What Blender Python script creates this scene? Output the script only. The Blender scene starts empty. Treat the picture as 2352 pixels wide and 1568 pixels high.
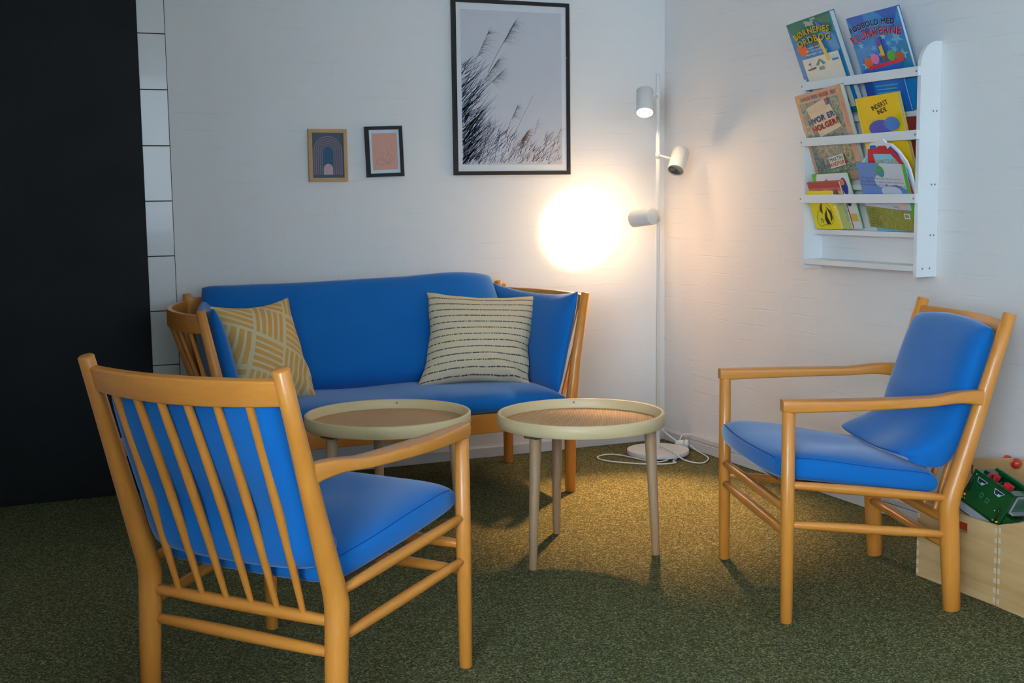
import bpy, bmesh, math, random
from mathutils import Vector, Matrix
S = bpy.context.scene
COL = S.collection
R = random.Random(7)

# ------------------------------------------------------------ camera, light
def cam_setup():
    f, yaw, pitch, roll = 2895.06, .408788, .115796, .0135618
    fw = Vector((math.sin(yaw)*math.cos(pitch), math.cos(yaw)*math.cos(pitch), -math.sin(pitch)))
    r = Vector((math.cos(yaw), -math.sin(yaw), 0)); d = fw.cross(r)
    r2 = r*math.cos(roll)+d*math.sin(roll); d2 = -r*math.sin(roll)+d*math.cos(roll)
    c = bpy.data.cameras.new('camera'); c.sensor_width = 36; c.lens = f/2352*36; c.clip_start = .05
    o = bpy.data.objects.new('camera', c); COL.objects.link(o)
    m = Matrix.Identity(4)
    for i in range(3):
        m[i][0] = r2[i]; m[i][1] = -d2[i]; m[i][2] = -fw[i]
    m.translation = Vector((-2.976, -5.0798, 1.15)); o.matrix_world = m
    S.camera = o
cam_setup()
W = bpy.data.worlds.new('world'); S.world = W; W.use_nodes = True
W.node_tree.nodes['Background'].inputs[0].default_value = (.45, .65, .95, 1)
W.node_tree.nodes['Background'].inputs[1].default_value = 1.0
S.view_settings.view_transform = 'Standard'; S.view_settings.look = 'None'
S.view_settings.exposure = 0.6; S.view_settings.gamma = 1
S.view_settings.use_curve_mapping = False

def area(name, loc, aim, sx, sy, power, color):
    l = bpy.data.lights.new(name, 'AREA'); l.shape = 'RECTANGLE'; l.size = sx; l.size_y = sy
    l.energy = power; l.color = color
    o = bpy.data.objects.new(name, l); COL.objects.link(o); o.location = loc
    o.rotation_euler = (Vector(aim)-Vector(loc)).to_track_quat('-Z', 'Y').to_euler()
    return o
DAY = (.68, .85, 1.0)
area('window_daylight', (-5.0, -6.93, 1.5), (-3.6, -4.9, 1.0), 1.6, 1.5, 150, DAY)
area('window_daylight', (-1.5, -6.93, 1.55), (-1.5, -3.0, 1.0), 2.4, 1.4, 20, DAY)
area('window_daylight', (-5.93, -5.1, 1.5), (-2.0, -4.2, 1.0), 1.6, 1.4, 15, DAY)

# ------------------------------------------------------------ helpers
def tag(o, label=None, cat=None, group=None, kind=None):
    if label: o['label'] = label
    if cat: o['category'] = cat
    if group: o['group'] = group
    if kind: o['kind'] = kind
    return o
def empty(name, loc=(0, 0, 0), rz=0, label=None, cat=None, group=None, mat=None):
    o = bpy.data.objects.new(name, None); COL.objects.link(o); o.empty_display_size = .1
    if mat is not None: o.matrix_world = mat
    else: o.location = loc; o.rotation_euler = (0, 0, rz)
    return tag(o, label, cat, group)
class MB:
    """collects vertices and faces of ONE mesh object"""
    def __init__(s): s.v = []; s.f = []; s.m = []; s.mats = []; s.smooth = []
    def mi(s, mat):
        if mat not in s.mats: s.mats.append(mat)
        return s.mats.index(mat)
    def add(s, vs, fs, mat=None, smooth=True):
        b = len(s.v); s.v += [tuple(v) for v in vs]
        k = s.mi(mat) if mat else 0
        for f in fs: s.f.append([b+i for i in f]); s.m.append(k); s.smooth.append(smooth)
        return s
    def box(s, a, b, mat=None, bev=0, M=None):
        bm = bmesh.new(); bmesh.ops.create_cube(bm, size=1)
        a = Vector(a); b = Vector(b)
        for v in bm.verts: v.co = Vector(((a.x+b.x)/2+v.co.x*(b.x-a.x), (a.y+b.y)/2+v.co.y*(b.y-a.y), (a.z+b.z)/2+v.co.z*(b.z-a.z)))
        if bev: bmesh.ops.bevel(bm, geom=bm.edges[:], offset=bev, segments=2, affect='EDGES', profile=.5)
        if M: bmesh.ops.transform(bm, matrix=M, verts=bm.verts)
        bm.verts.index_update()
        s.add([v.co[:] for v in bm.verts], [[v.index for v in f.verts] for f in bm.faces], mat, smooth=False)
        bm.free(); return s
    def loft(s, rings, mat=None, caps=True, smooth=True):
        n = len(rings[0]); vs = [p for r in rings for p in r]; fs = []
        for i in range(len(rings)-1):
            for j in range(n):
                fs.append([i*n+j, i*n+(j+1) % n, (i+1)*n+(j+1) % n, (i+1)*n+j])
        b = len(s.v); s.add(vs, fs, mat, smooth)
        if caps:
            k = s.mi(mat) if mat else 0
            s.f.append([b+j for j in range(n)][::-1]); s.m.append(k); s.smooth.append(False)
            s.f.append([b+(len(rings)-1)*n+j for j in range(n)]); s.m.append(k); s.smooth.append(False)
        return s
    def tube(s, pts, rad, n=14, mat=None, cham=.22, caps=True):
        P = [Vector(p) for p in pts]
        if not hasattr(rad, '__len__'): rad = [rad]*len(P)
        T = []
        for i in range(len(P)):
            a = P[max(i-1, 0)]; b = P[min(i+1, len(P)-1)]; T.append((b-a).normalized())
        u = T[0].orthogonal().normalized(); rings = []
        Q = list(P); rr = list(rad); TT = list(T)
        if cham and caps:
            c0 = min(rr[0]*cham, (P[1]-P[0]).length*.4); c1 = min(rr[-1]*cham, (P[-1]-P[-2]).length*.4)
            Q = [P[0], P[0]+T[0]*c0]+P[1:-1]+[P[-1]-T[-1]*c1, P[-1]]
            rr = [rad[0]-c0, rad[0]]+list(rad[1:-1])+[rad[-1], rad[-1]-c1]
            TT = [T[0], T[0]]+T[1:-1]+[T[-1], T[-1]]
        for p, r, t in zip(Q, rr, TT):
            u = (u-t*u.dot(t)).normalized(); w = t.cross(u)
            rings.append([p+(u*math.cos(2*math.pi*k/n)+w*math.sin(2*math.pi*k/n))*r for k in range(n)])
        return s.loft(rings, mat, caps)
    def lathe(s, prof, c=(0, 0, 0), n=64, mat=None, M=None, sharp=False):
        rings = []
        for r, z in prof:
            ring = [Vector((c[0]+r*math.cos(2*math.pi*k/n), c[1]+r*math.sin(2*math.pi*k/n), c[2]+z)) for k in range(n)]
            rings.append([M @ p for p in ring] if M else ring)
        return s.loft(rings, mat, caps=False, smooth=not sharp)
    def poly(s, pts, mat=None): return s.add(pts, [list(range(len(pts)))], mat, smooth=False)
    def build(s, name, mat=None, parent=None, auto=True):
        me = bpy.data.meshes.new(name); me.from_pydata(s.v, [], s.f)
        if s.mats:
            for m in s.mats: me.materials.append(m)
            me.polygons.foreach_set('material_index', s.m)
        elif mat: me.materials.append(mat)
        me.polygons.foreach_set('use_smooth', s.smooth)
        me.update(); o = bpy.data.objects.new(name, me); COL.objects.link(o)
        if any(s.smooth): me.set_sharp_from_angle(angle=math.radians(50))
        if parent: o.parent = parent
        return o
def rrect(c, a, b, ha, hb, r=.3, k=3):
    """rounded rectangle ring round centre c, half sizes ha, hb along unit vectors a, b"""
    c = Vector(c); a = Vector(a); b = Vector(b); rad = min(ha, hb)*r; out = []
    for sx, sy, t0 in ((1, 1, 0), (-1, 1, 90), (-1, -1, 180), (1, -1, 270)):
        for i in range(k+1):
            t = math.radians(t0+90*i/k)
            out.append(c+a*(sx*(ha-rad)+rad*math.cos(t))+b*(sy*(hb-rad)+rad*math.sin(t)))
    return out
def cushion(fn, T, p=6, q=.4, nu=30, nv=30, mb=None, corner=.0, pinch=.0):
    """two-sided stuffed shape: fn(u, v, h) -> point, u and v run -1..1, h is the signed half thickness"""
    mb = mb or MB(); sp = lambda i, n: math.sin(math.pi/2*(2*i/n-1))
    idx = {}; vs = []; fs = []
    for side in (1, -1):
        for i in range(nu+1):
            for j in range(nv+1):
                u, v = sp(i, nu), sp(j, nv); edge = i in (0, nu) or j in (0, nv)
                if side == -1 and edge: idx[side, i, j] = idx[1, i, j]; continue
                h = 0 if edge else T/2*((1-abs(u)**p)*(1-abs(v)**p))**q
                uu = u*math.sqrt(1-corner*v*v)*(1-pinch*(1-v*v)); vv = v*math.sqrt(1-corner*u*u)*(1-pinch*(1-u*u))
                idx[side, i, j] = len(vs); vs.append(fn(uu, vv, side*h))
        for i in range(nu):
            for j in range(nv):
                q4 = [idx[side, i, j], idx[side, i+1, j], idx[side, i+1, j+1], idx[side, i, j+1]]
                fs.append(q4 if side == 1 else q4[::-1])
    mb.add(vs, fs); return mb
def copy_tree(o, parent=None):
    c = o.copy(); COL.objects.link(c)
    if parent: c.parent = parent
    for ch in list(o.children): copy_tree(ch, c)
    return c

# ------------------------------------------------------------ materials
def nodes(name):
    m = bpy.data.materials.new(name); m.use_nodes = True; nt = m.node_tree
    return m, nt, nt.nodes['Principled BSDF']
def N(nt, t, **kw):
    n = nt.nodes.new(t)
    for k, v in kw.items():
        if k.startswith('_'): setattr(n, k[1:], v)
        else: n.inputs[k.replace('__', ' ')].default_value = v
    return n
def L(nt, a, b): nt.links.new(a, b)
def rgba(c): return (c[0], c[1], c[2], 1)
def flat(name, c, rough=.5, metal=0, coat=0, emit=None, es=1, sheen=0):
    m, nt, b = nodes(name); b.inputs['Base Color'].default_value = rgba(c)
    b.inputs['Roughness'].default_value = rough; b.inputs['Metallic'].default_value = metal
    b.inputs['Coat Weight'].default_value = coat
    if emit: b.inputs['Emission Color'].default_value = rgba(emit); b.inputs['Emission Strength'].default_value = es
    return m
def coords(nt, scale=(1, 1, 1), rot=(0, 0, 0), kind='Object'):
    tc = N(nt, 'ShaderNodeTexCoord'); mp = N(nt, 'ShaderNodeMapping')
    mp.inputs['Scale'].default_value = scale; mp.inputs['Rotation'].default_value = rot
    L(nt, tc.outputs[kind], mp.inputs['Vector']); return mp.outputs['Vector']
def ramp(nt, fac, stops):
    r = N(nt, 'ShaderNodeValToRGB'); e = r.color_ramp.elements
    e[0].position, e[0].color = stops[0][0], rgba(stops[0][1]); e[1].position, e[1].color = stops[-1][0], rgba(stops[-1][1])
    for p, c in stops[1:-1]: x = e.new(p); x.color = rgba(c)
    L(nt, fac, r.inputs[0]); return r.outputs[0]
def bump(nt, b, h, strength=.3, dist=.01):
    n = N(nt, 'ShaderNodeBump', Strength=strength, Distance=dist); L(nt, h, n.inputs['Height']); L(nt, n.outputs[0], b.inputs['Normal']); return n
def noise(nt, v, scale, detail=3, rough=.5):
    n = N(nt, 'ShaderNodeTexNoise', Scale=scale, Detail=detail, Roughness=rough); L(nt, v, n.inputs['Vector']); return n.outputs['Fac']
def math_(nt, op, a, b=None, c=None):
    n = N(nt, 'ShaderNodeMath', _operation=op)
    for i, x in enumerate((a, b, c)):
        if x is None: continue
        if isinstance(x, (int, float)): n.inputs[i].default_value = x
        else: L(nt, x, n.inputs[i])
    return n.outputs[0]
def mixc(nt, f, a, b):
    n = N(nt, 'ShaderNodeMix', _data_type='RGBA')
    if isinstance(f, (int, float)): n.inputs[0].default_value = f
    else: L(nt, f, n.inputs[0])
    for i, x in ((6, a), (7, b)):
        if isinstance(x, tuple): n.inputs[i].default_value = rgba(x)
        else: L(nt, x, n.inputs[i])
    return n.outputs[2]
def wood(name, c1, c2, scale=(6, 6, 60), rough=.35, coat=.25, grain=9):
    m, nt, b = nodes(name); v = coords(nt, scale)
    n = noise(nt, v, .9, 5, .6); c = ramp(nt, n, ((.3, c1), (.7, c2)))
    v2 = coords(nt, (scale[0]*grain, scale[1]*grain, scale[2]*grain)); n2 = noise(nt, v2, 1.2, 2)
    c = mixc(nt, math_(nt, 'MULTIPLY', n2, .22), c, (c1[0]*.55, c1[1]*.5, c1[2]*.45))
    L(nt, c, b.inputs['Base Color']); b.inputs['Roughness'].default_value = rough
    b.inputs['Coat Weight'].default_value = coat; b.inputs['Coat Roughness'].default_value = .25
    bump(nt, b, n2, .05, .002); return m
beechZ = wood('beech_upright', (.66, .236, .031), (.77, .300, .046), (40, 40, 4))
beechX = wood('beech_cross', (.66, .236, .031), (.77, .300, .046), (4, 40, 40))
beechY = wood('beech_depth', (.66, .236, .031), (.77, .300, .046), (40, 4, 40))
birch = wood('birch_veneer', (.74, .57, .30), (.82, .65, .37), (6, 6, 30), .45, .1)
ashleg = wood('pale_leg_wood', (.44, .27, .14), (.50, .32, .175), (40, 40, 4), .5, .05)
crateW = wood('pine_crate', (.60, .35, .13), (.82, .57, .28), (8, 2.5, 26), .55, .05, 4)
crateE = flat('end_grain', (.74, .62, .42), .7)
paleW = wood('pale_toy_wood', (.78, .50, .22), (.84, .57, .27), (6, 6, 30), .5, .1)

def fabric(name, c, c2, scale=900, sheen=.5):
    m, nt, b = nodes(name); v = coords(nt)
    n = noise(nt, v, scale, 2); n2 = noise(nt, v, 5, 3)
    col = mixc(nt, n2, c, c2); col = mixc(nt, math_(nt, 'MULTIPLY', n, .35), col, (c[0]*.5, c[1]*.5, c[2]*.5))
    L(nt, col, b.inputs['Base Color']); b.inputs['Roughness'].default_value = .95
    b.inputs['Sheen Weight'].default_value = sheen; b.inputs['Sheen Roughness'].default_value = .4
    b.inputs['Sheen Tint'].default_value = (.75, .85, 1, 1); b.inputs['Specular IOR Level'].default_value = .15
    bump(nt, b, n, .25, .001); return m
blue = fabric('blue_wool', (.004, .150, .50), (.010, .175, .56))
seamM = flat('seam_thread', (.004, .05, .22), .9)

def wallmat(name, base, bs=.35, scratch=.5):
    m, nt, b = nodes(name); tc = N(nt, 'ShaderNodeTexCoord')
    sx = N(nt, 'ShaderNodeSeparateXYZ'); L(nt, tc.outputs['Object'], sx.inputs[0])
    cm = N(nt, 'ShaderNodeCombineXYZ'); L(nt, math_(nt, 'ADD', sx.outputs[0], sx.outputs[1]), cm.inputs[0]); L(nt, sx.outputs[2], cm.inputs[1])
    wob = N(nt, 'ShaderNodeTexNoise', Scale=4, Detail=2); L(nt, cm.outputs[0], wob.inputs['Vector'])
    vm = N(nt, 'ShaderNodeVectorMath', _operation='MULTIPLY_ADD'); L(nt, wob.outputs['Color'], vm.inputs[0]); vm.inputs[1].default_value = (.02, .02, 0); L(nt, cm.outputs[0], vm.inputs[2])
    br = N(nt, 'ShaderNodeTexBrick'); L(nt, vm.outputs[0], br.inputs['Vector'])
    br.inputs['Scale'].default_value = 1; br.inputs['Brick Width'].default_value = 3.1; br.inputs['Row Height'].default_value = .068
    br.inputs['Mortar Size'].default_value = .0035; br.inputs['Mortar Smooth'].default_value = .6
    n1 = noise(nt, tc.outputs['Object'], 5, 3); n2 = noise(nt, tc.outputs['Object'], 60, 4, .6); n3 = noise(nt, tc.outputs['Object'], 1.6, 2)
    mask = N(nt, 'ShaderNodeMapRange'); L(nt, n1, mask.inputs[0]); mask.inputs[1].default_value = .45; mask.inputs[2].default_value = .7
    h = math_(nt, 'MULTIPLY', br.outputs['Fac'], math_(nt, 'MULTIPLY', mask.outputs[0], -scratch))
    h = math_(nt, 'ADD', h, math_(nt, 'MULTIPLY', n2, .35)); h = math_(nt, 'ADD', h, math_(nt, 'MULTIPLY', n1, .6))
    bump(nt, b, h, bs, .006)
    col = mixc(nt, math_(nt, 'MULTIPLY', math_(nt, 'MULTIPLY', br.outputs['Fac'], mask.outputs[0]), .10), base, (base[0]*.6, base[1]*.6, base[2]*.6))
    L(nt, col, b.inputs['Base Color']); b.inputs['Roughness'].default_value = .55
    return m
wallB = wallmat('white_painted_brick_fine', (.80, .80, .79), .28, .45)
wallR = wallmat('white_painted_brick_coarse', (.80, .80, .79), .42, .5)
plain = flat('white_paint', (.80, .80, .78), .6)
ceilM = flat('ceiling_paint', (.78, .78, .76), .8)
tileM = flat('glazed_white_tile', (.74, .75, .74), .16, coat=.3)
darkgap = flat('dark_joint', (.04, .04, .035), .9)
trimM = flat('baseboard_paint', (.66, .66, .66), .45)
def mk_black():
    m, nt, b = nodes('black_panel_paint'); v = coords(nt, (1, 1, 1.6))
    n = noise(nt, v, 2.2, 4); L(nt, ramp(nt, n, ((.35, (.004, .0055, .006)), (.75, (.009, .012, .014)))), b.inputs['Base Color'])
    b.inputs['Roughness'].default_value = .6; b.inputs['Specular IOR Level'].default_value = .25; bump(nt, b, noise(nt, v, 300, 2), .08, .001); return m
blackP = mk_black()
def mk_carpet():
    m, nt, b = nodes('green_loop_carpet'); v = coords(nt)
    vo = N(nt, 'ShaderNodeTexVoronoi', Scale=250); L(nt, v, vo.inputs['Vector']); sc = N(nt, 'ShaderNodeSeparateColor'); L(nt, vo.outputs['Color'], sc.inputs[0])
    n = sc.outputs[0]; n2 = noise(nt, v, 520, 2, .6); n3 = noise(nt, v, 2.2, 3)
    c = ramp(nt, n, ((.0, (.020, .022, .010)), (.45, (.10, .105, .042)), (.78, (.19, .185, .085)), (1., (.42, .40, .22))))
    c = mixc(nt, math_(nt, 'MULTIPLY', n2, .35), c, (.07, .075, .035)); c = mixc(nt, math_(nt, 'MULTIPLY', n3, .3), c, (.10, .11, .045))
    L(nt, c, b.inputs['Base Color']); b.inputs['Roughness'].default_value = 1; b.inputs['Specular IOR Level'].default_value = .1
    bump(nt, b, math_(nt, 'ADD', n, n2), .6, .003); return m
carpet = mk_carpet()
blackF = flat('black_frame', (.006, .006, .007), .6)
whiteM = flat('white_lacquer', (.80, .81, .80), .35, coat=.1)
shelfM = flat('white_shelf_paint', (.78, .80, .81), .4, coat=.1)
lampM = flat('white_powder_coat', (.78, .77, .73), .4)
screwM = flat('screw_steel', (.30, .31, .33), .35, .9)
holeM = flat('dark_hole', (.02, .02, .02), .8)
cordM = flat('white_cord', (.80, .80, .77), .4)
bulbOn = flat('lit_bulb', (1, 1, 1), .3, emit=(1, .66, .36), es=130)
bulbOff = flat('unlit_bulb', (.35, .34, .32), .15, .8)
greyP = flat('base_shadow_black', (.02, .02, .02), .6)

# ------------------------------------------------------------ room
def struct(name, mb, mat): return tag(mb.build(name, mat), kind='structure')
struct('floor', MB().box((-6, -7, -.1), (.1, .1, 0)), carpet)
struct('ceiling', MB().box((-6, -7, 2.6), (.1, .1, 2.7)), ceilM)
struct('wall_back', MB().box((-3.12, 0, 0), (.1, .1, 2.6)), wallB)
struct('wall_right', MB().box((0, -7, 0), (.1, 0, 2.6)), wallR)
wl = MB(); wl.box((-3.22, -3.45, 0), (-3.12, .1, 2.6)); wl.box((-6, -3.45, 0), (-3.22, -3.35, 2.6)); wl.box((-6.1, -7, 0), (-6, -6.0, 2.6))  # first box: unseen partition added to keep daylight off the left floor
wl.box((-6.1, -6, 0), (-6, -4.2, .75)); wl.box((-6.1, -6, 2.3), (-6, -4.2, 2.6)); wl.box((-6.1, -4.2, 0), (-6, -3.35, 2.6))
struct('wall_left_and_light_block', wl, plain)
wf = MB()
for a, b in (((-6.1, 0), (-5.85, 2.6)), ((-5.85, 0), (-4.15, .7)), ((-5.85, 2.3), (-4.15, 2.6)), ((-4.15, 0), (-2.75, 2.6)), ((-2.75, 0), (-.25, .8)), ((-2.75, 2.3), (-.25, 2.6)), ((-.25, 0), (.1, 2.6))):
    wf.box((a[0], -7.1, a[1]), (b[0], -7, b[1]))
struct('wall_front', wf, plain)
glassM, nt, b = nodes('window_glass'); b.inputs['Transmission Weight'].default_value = 1; b.inputs['Roughness'].default_value = 0; b.inputs['IOR'].default_value = 1.02
for k, (x0, x1, z0) in enumerate(((-5.85, -4.15, .7), (-2.75, -.25, .8))):
    w = MB(); n = 3
    for x in (x0, (x0+x1)/2-.02, x1-.04): w.box((x, -7.08, z0), (x+.04, -7.03, 2.3), plain)
    w.box((x0, -7.08, z0), (x1, -7.03, z0+.04), plain); w.box((x0, -7.08, 2.26), (x1, -7.03, 2.3), plain)
    w.box((x0, -7.06, z0), (x1, -7.055, 2.3), glassM)
    struct('window_%d' % (k+1), w, plain)
w = MB()
for y in (-6.0, -5.12, -4.24): w.box((-6.08, y, .75), (-6.03, y+.04, 2.3), plain)
w.box((-6.08, -6, .75), (-6.03, -4.2, .79), plain); w.box((-6.08, -6, 2.26), (-6.03, -4.2, 2.3), plain); w.box((-6.06, -6, .75), (-6.055, -4.2, 2.3), glassM)
struct('window_3', w, plain)
# skirting along both walls
struct('baseboard_back', MB().box((-2.21, -.012, 0), (0, 0, .044), bev=.002), trimM)
struct('baseboard_right', MB().box((-.012, -7, 0), (0, -.012, .047), bev=.002), trimM)
t = MB(); t.box((-.022, -7, .002), (-.012, -.24, .044), bev=.002); t.box((-.020, -7, .046), (0, -.235, .068), bev=.003)
struct('trim_1', t, trimM)
# column of glazed tiles between the black panel and the brick wall
t = MB(); t.box((-2.321, -.002, 0), (-2.2145, 0, 2.6), darkgap)
zs = [0, .073, .287, .501, .715, .930, 1.144, 1.357, 1.571, 1.783, 1.997, 2.211, 2.425, 2.6]
for a, b in zip(zs, zs[1:]): t.box((-2.3195, -.006, a+.0018), (-2.217, 0, b-.0018), tileM, bev=.0012)
struct('trim_2', t, tileM)
bp = MB().box((-3.12, -.014, 0), (-2.3215, 0, 2.6), bev=.0015)
bp = bp.build('black_panel', blackP)
tag(bp, 'tall matte black wall panel reaching down to the carpet left of the white tiles', 'panel')
MB().tube([(-2.76, -.0145, 1.60), (-2.76, -.018, 1.60)], .005, 12).build('screw_head', blackF, bp)

# ------------------------------------------------------------ armchairs
ang = math.atan2(.158, .521); UP = Vector((0, -math.sin(ang), math.cos(ang))); FN = Vector((0, math.cos(ang), math.sin(ang)))
def post_at(z):
    t = (z-.294)/.521; return -.463-.158*t
def make_chair(lobe):
    root = empty('armchair')
    for s in (-1, 1):
        MB().tube([(s*.304, 0, 0), (s*.304, 0, .3), (s*.304, 0, .576)], [.016, .0185, .0175], 20, cham=.12).build('front_leg', beechZ, root)
        p = MB(); pts = [(s*.27, -.4795, 0), (s*.27, -.472, .14), (s*.27, -.4645, .262), (s*.27, -.4635, .292), (s*.27, -.471, .325), (s*.27, post_at(.5), .5), (s*.27, post_at(.68), .68), (s*.27, post_at(.815), .815)]
        p.tube(pts, [.0235, .0255, .027, .0275, .0265, .0225, .0195, .0180], 22, cham=.15).build('back_post', beechZ, root)
        # armrest: square front end, wide middle, lifted and narrowed where it meets the post
        rings = []
        for t in [i/26 for i in range(27)]:
            y = .019-.565*t
            hw = .0180+.0105*math.sin(math.pi*min(1, t/.95))**1.2 if t < .95 else .0185*.8
            x = .304+.016*math.sin(math.pi*t)-.029*t**1.5
            k = max(0, (t-.70)/.30); lift = .010*math.sin(min(1, k/.75)*math.pi/2)**2
            th = .0175-.0055*math.sin(math.pi*min(t/.8, 1)/2)+.010*k*k
            top = .606-.005*math.sin(math.pi*min(t/.75, 1)/2)+lift*1.1
            if t == 0: hw *= .82; th *= .9
            c = (s*x, y, top-th)
            rings.append(rrect(c, (1, 0, 0), (0, 0, 1), hw, th, .38))
        a = MB(); a.loft(rings); a.build('armrest', beechY, root)
    rings = []
    for i in range(25):
        x = -.272+.544*i/24; yc = post_at(.766)+.004-.048*(1-(x/.272)**2)
        rings.append(rrect((x, yc, .766-.004*(1-(x/.272)**2)), FN, UP, .0105, .0275+.003*(1-(x/.272)**2), .35))
    MB().loft(rings).build('crest_rail', beechX, root)
    for i in range(6):
        f = -1+2*i/5; xt, xb = f*.185, f*.180
        yt = post_at(.745)-.048*(1-(xt/.272)**2)+.003; P = []; rr = []
        for k in range(9):
            t = k/8; z = .252+(.745-.252)*t
            y = -.463+(yt+.463)*t+.006*math.sin(math.pi*t); P.append((xb+(xt-xb)*t, y, z)); rr.append(.0052+.0056*math.sin(math.pi*(.06+.74*t))**.9)
        MB().tube(P, rr, 14, cham=0).build('spindle', beechZ, root)
    def bar(name, a, b, r, m):
        a = Vector(a); b = Vector(b); P = [a+(b-a)*k/6 for k in range(7)]
        MB().tube(P, [r*(.74+.26*math.sin(math.pi*k/6)**.7) for k in range(7)], 16, cham=.3).build(name, m, root)
    for s in (-1, 1):
        bar('seat_rail', (s*.304, -.01, .377), (s*.272, -.463, .3155), .0135, beechY)
        bar('stretcher', (s*.304, -.01, .270), (s*.272, -.463, .2145), .0135, beechY)
    bar('stretcher', (-.304, 0, .309), (.304, 0, .309), .0145, beechX)
    bar('stretcher', (-.304, 0, .244), (.304, 0, .244), .0145, beechX)
    bar('stretcher', (-.27, -.463, .181), (.27, -.463, .181), .0150, beechX)
    bar('back_rail', (-.27, -.463, .2508), (.27, -.463, .2508), .0155, beechX)
    d = MB(); rings = []
    for k in range(9):
        t = k/8; y = .005-.38*t; hw = .235-.03*t
        rings.append(rrect((0, y, .380-.075*t-.006*math.sin(math.pi*t)), (1, 0, 0), (0, 0, 1), hw, .006, .5))
    d.loft(rings); tag(d.build('seat_deck', flat('seat_webbing', (.20, .075, .035), .7), root), 'dark brown webbing under the cushion')
    # seat cushion
    def seat(u, v, h):
        y = -.213+.243*v; tt = (.03-y)/.49; hw = .289-.035*max(0, tt)
        x = u*hw; base = .381-.061*max(0, tt)-.016*max(0, tt)**2
        if v > .6: y += .012*(1-abs(u)**3)*((v-.6)/.4)
        top = .0; z = base+.041+h
        if h > 0: z += .010*(1-u*u)*(1-v*v)+.003*math.sin(7*u+3*v)*(1-v*v)-.010*math.exp(-((u)**2+(v-.25)**2)*6)
        else: z += .004*(1-u*u)
        z -= .006*max(0, v)**6
        return (x, y, z)
    sc = cushion(seat, .080, 9, .26, 44, 44, corner=.10).build('seat_cushion', blue, root)
    def line(fn, T, p, q, uv, corner, r=.0011):
        P = []
        for u, v in uv:
            h = T/2*((1-abs(u)**p)*(1-abs(v)**p))**q
            uu = u*math.sqrt(1-corner*v*v); vv = v*math.sqrt(1-corner*u*u); P.append(fn(uu, vv, h+.0003))
        return MB().tube(P, r, 6, cham=0)
    e = .975; uv = [(-e, -.9+1.8*i/40) for i in range(41)]+[(-.9+1.8*i/40, e) for i in range(41)]+[(e, .9-1.8*i/40) for i in range(41)]
    line(seat, .080, 9, .26, uv, .10).build('seam', seamM, sc)
    # back cushion, slumped and fuller at its foot
    def back(u, v, h):
        tp = .211-(1-lobe)*.007; s = .350+tp+tp*v            # height
        k = max(0, -v-.35)/.65
        hw = .236+.006*v*v+.012*k
        x = u*hw*(1-.09*(max(0, -v-.82)/.18)**2)
        pz = s; py = post_at(s)-.048*(1-(x/.27)**2)*max(0, (s-.25)/.5)
        off = .056-.030*u*u*(1-k)+h*(1+(.4+.35*lobe)*k)+lobe*(.040*k*k+.010*k*u*u+.036*k**1.3)+.012*max(0, 1-abs(v+.35)/.5)*(1-u*u)
        if h > 0: off += .005*math.sin(5*u+2*v)*math.exp(-(v+.7)**2*5)-.010*math.exp(-((v+.45)**2)*30)*abs(u)**2
        q = Vector((x, py, pz))+FN*off
        q.z += lobe*.030*k*k-.012*k*(1-u*u)-(.040*math.sin(math.pi*k) if h < 0 else 0)
        return q
    bc = cushion(back, .085, 6, .38, 40, 44, corner=.09).build('back_cushion', blue, root)
    uv = [(.97, -.88+1.7*i/40) for i in range(41)]
    line(back, .085, 6, .38, [(-.9+1.8*i/40, -.95) for i in range(41)], .09).build('seam', seamM, bc)
    return root
ch = make_chair(.25)
ch.location = (-2.0885, -2.0501, 0); ch.rotation_euler = (0, 0, -.9169)
tag(ch, 'beech armchair with blue cushions, seen from behind its spindle back at the left', 'armchair', 'blue-cushioned beech armchairs')
c2 = make_chair(1.0); c2.location = (-.9197, -2.0764, 0); c2.rotation_euler = (0, 0, 1.26847)
tag(c2, cat='armchair', group='blue-cushioned beech armchairs')
c2['label'] = 'beech armchair with blue cushions facing left, in front of the toy crates'

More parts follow.
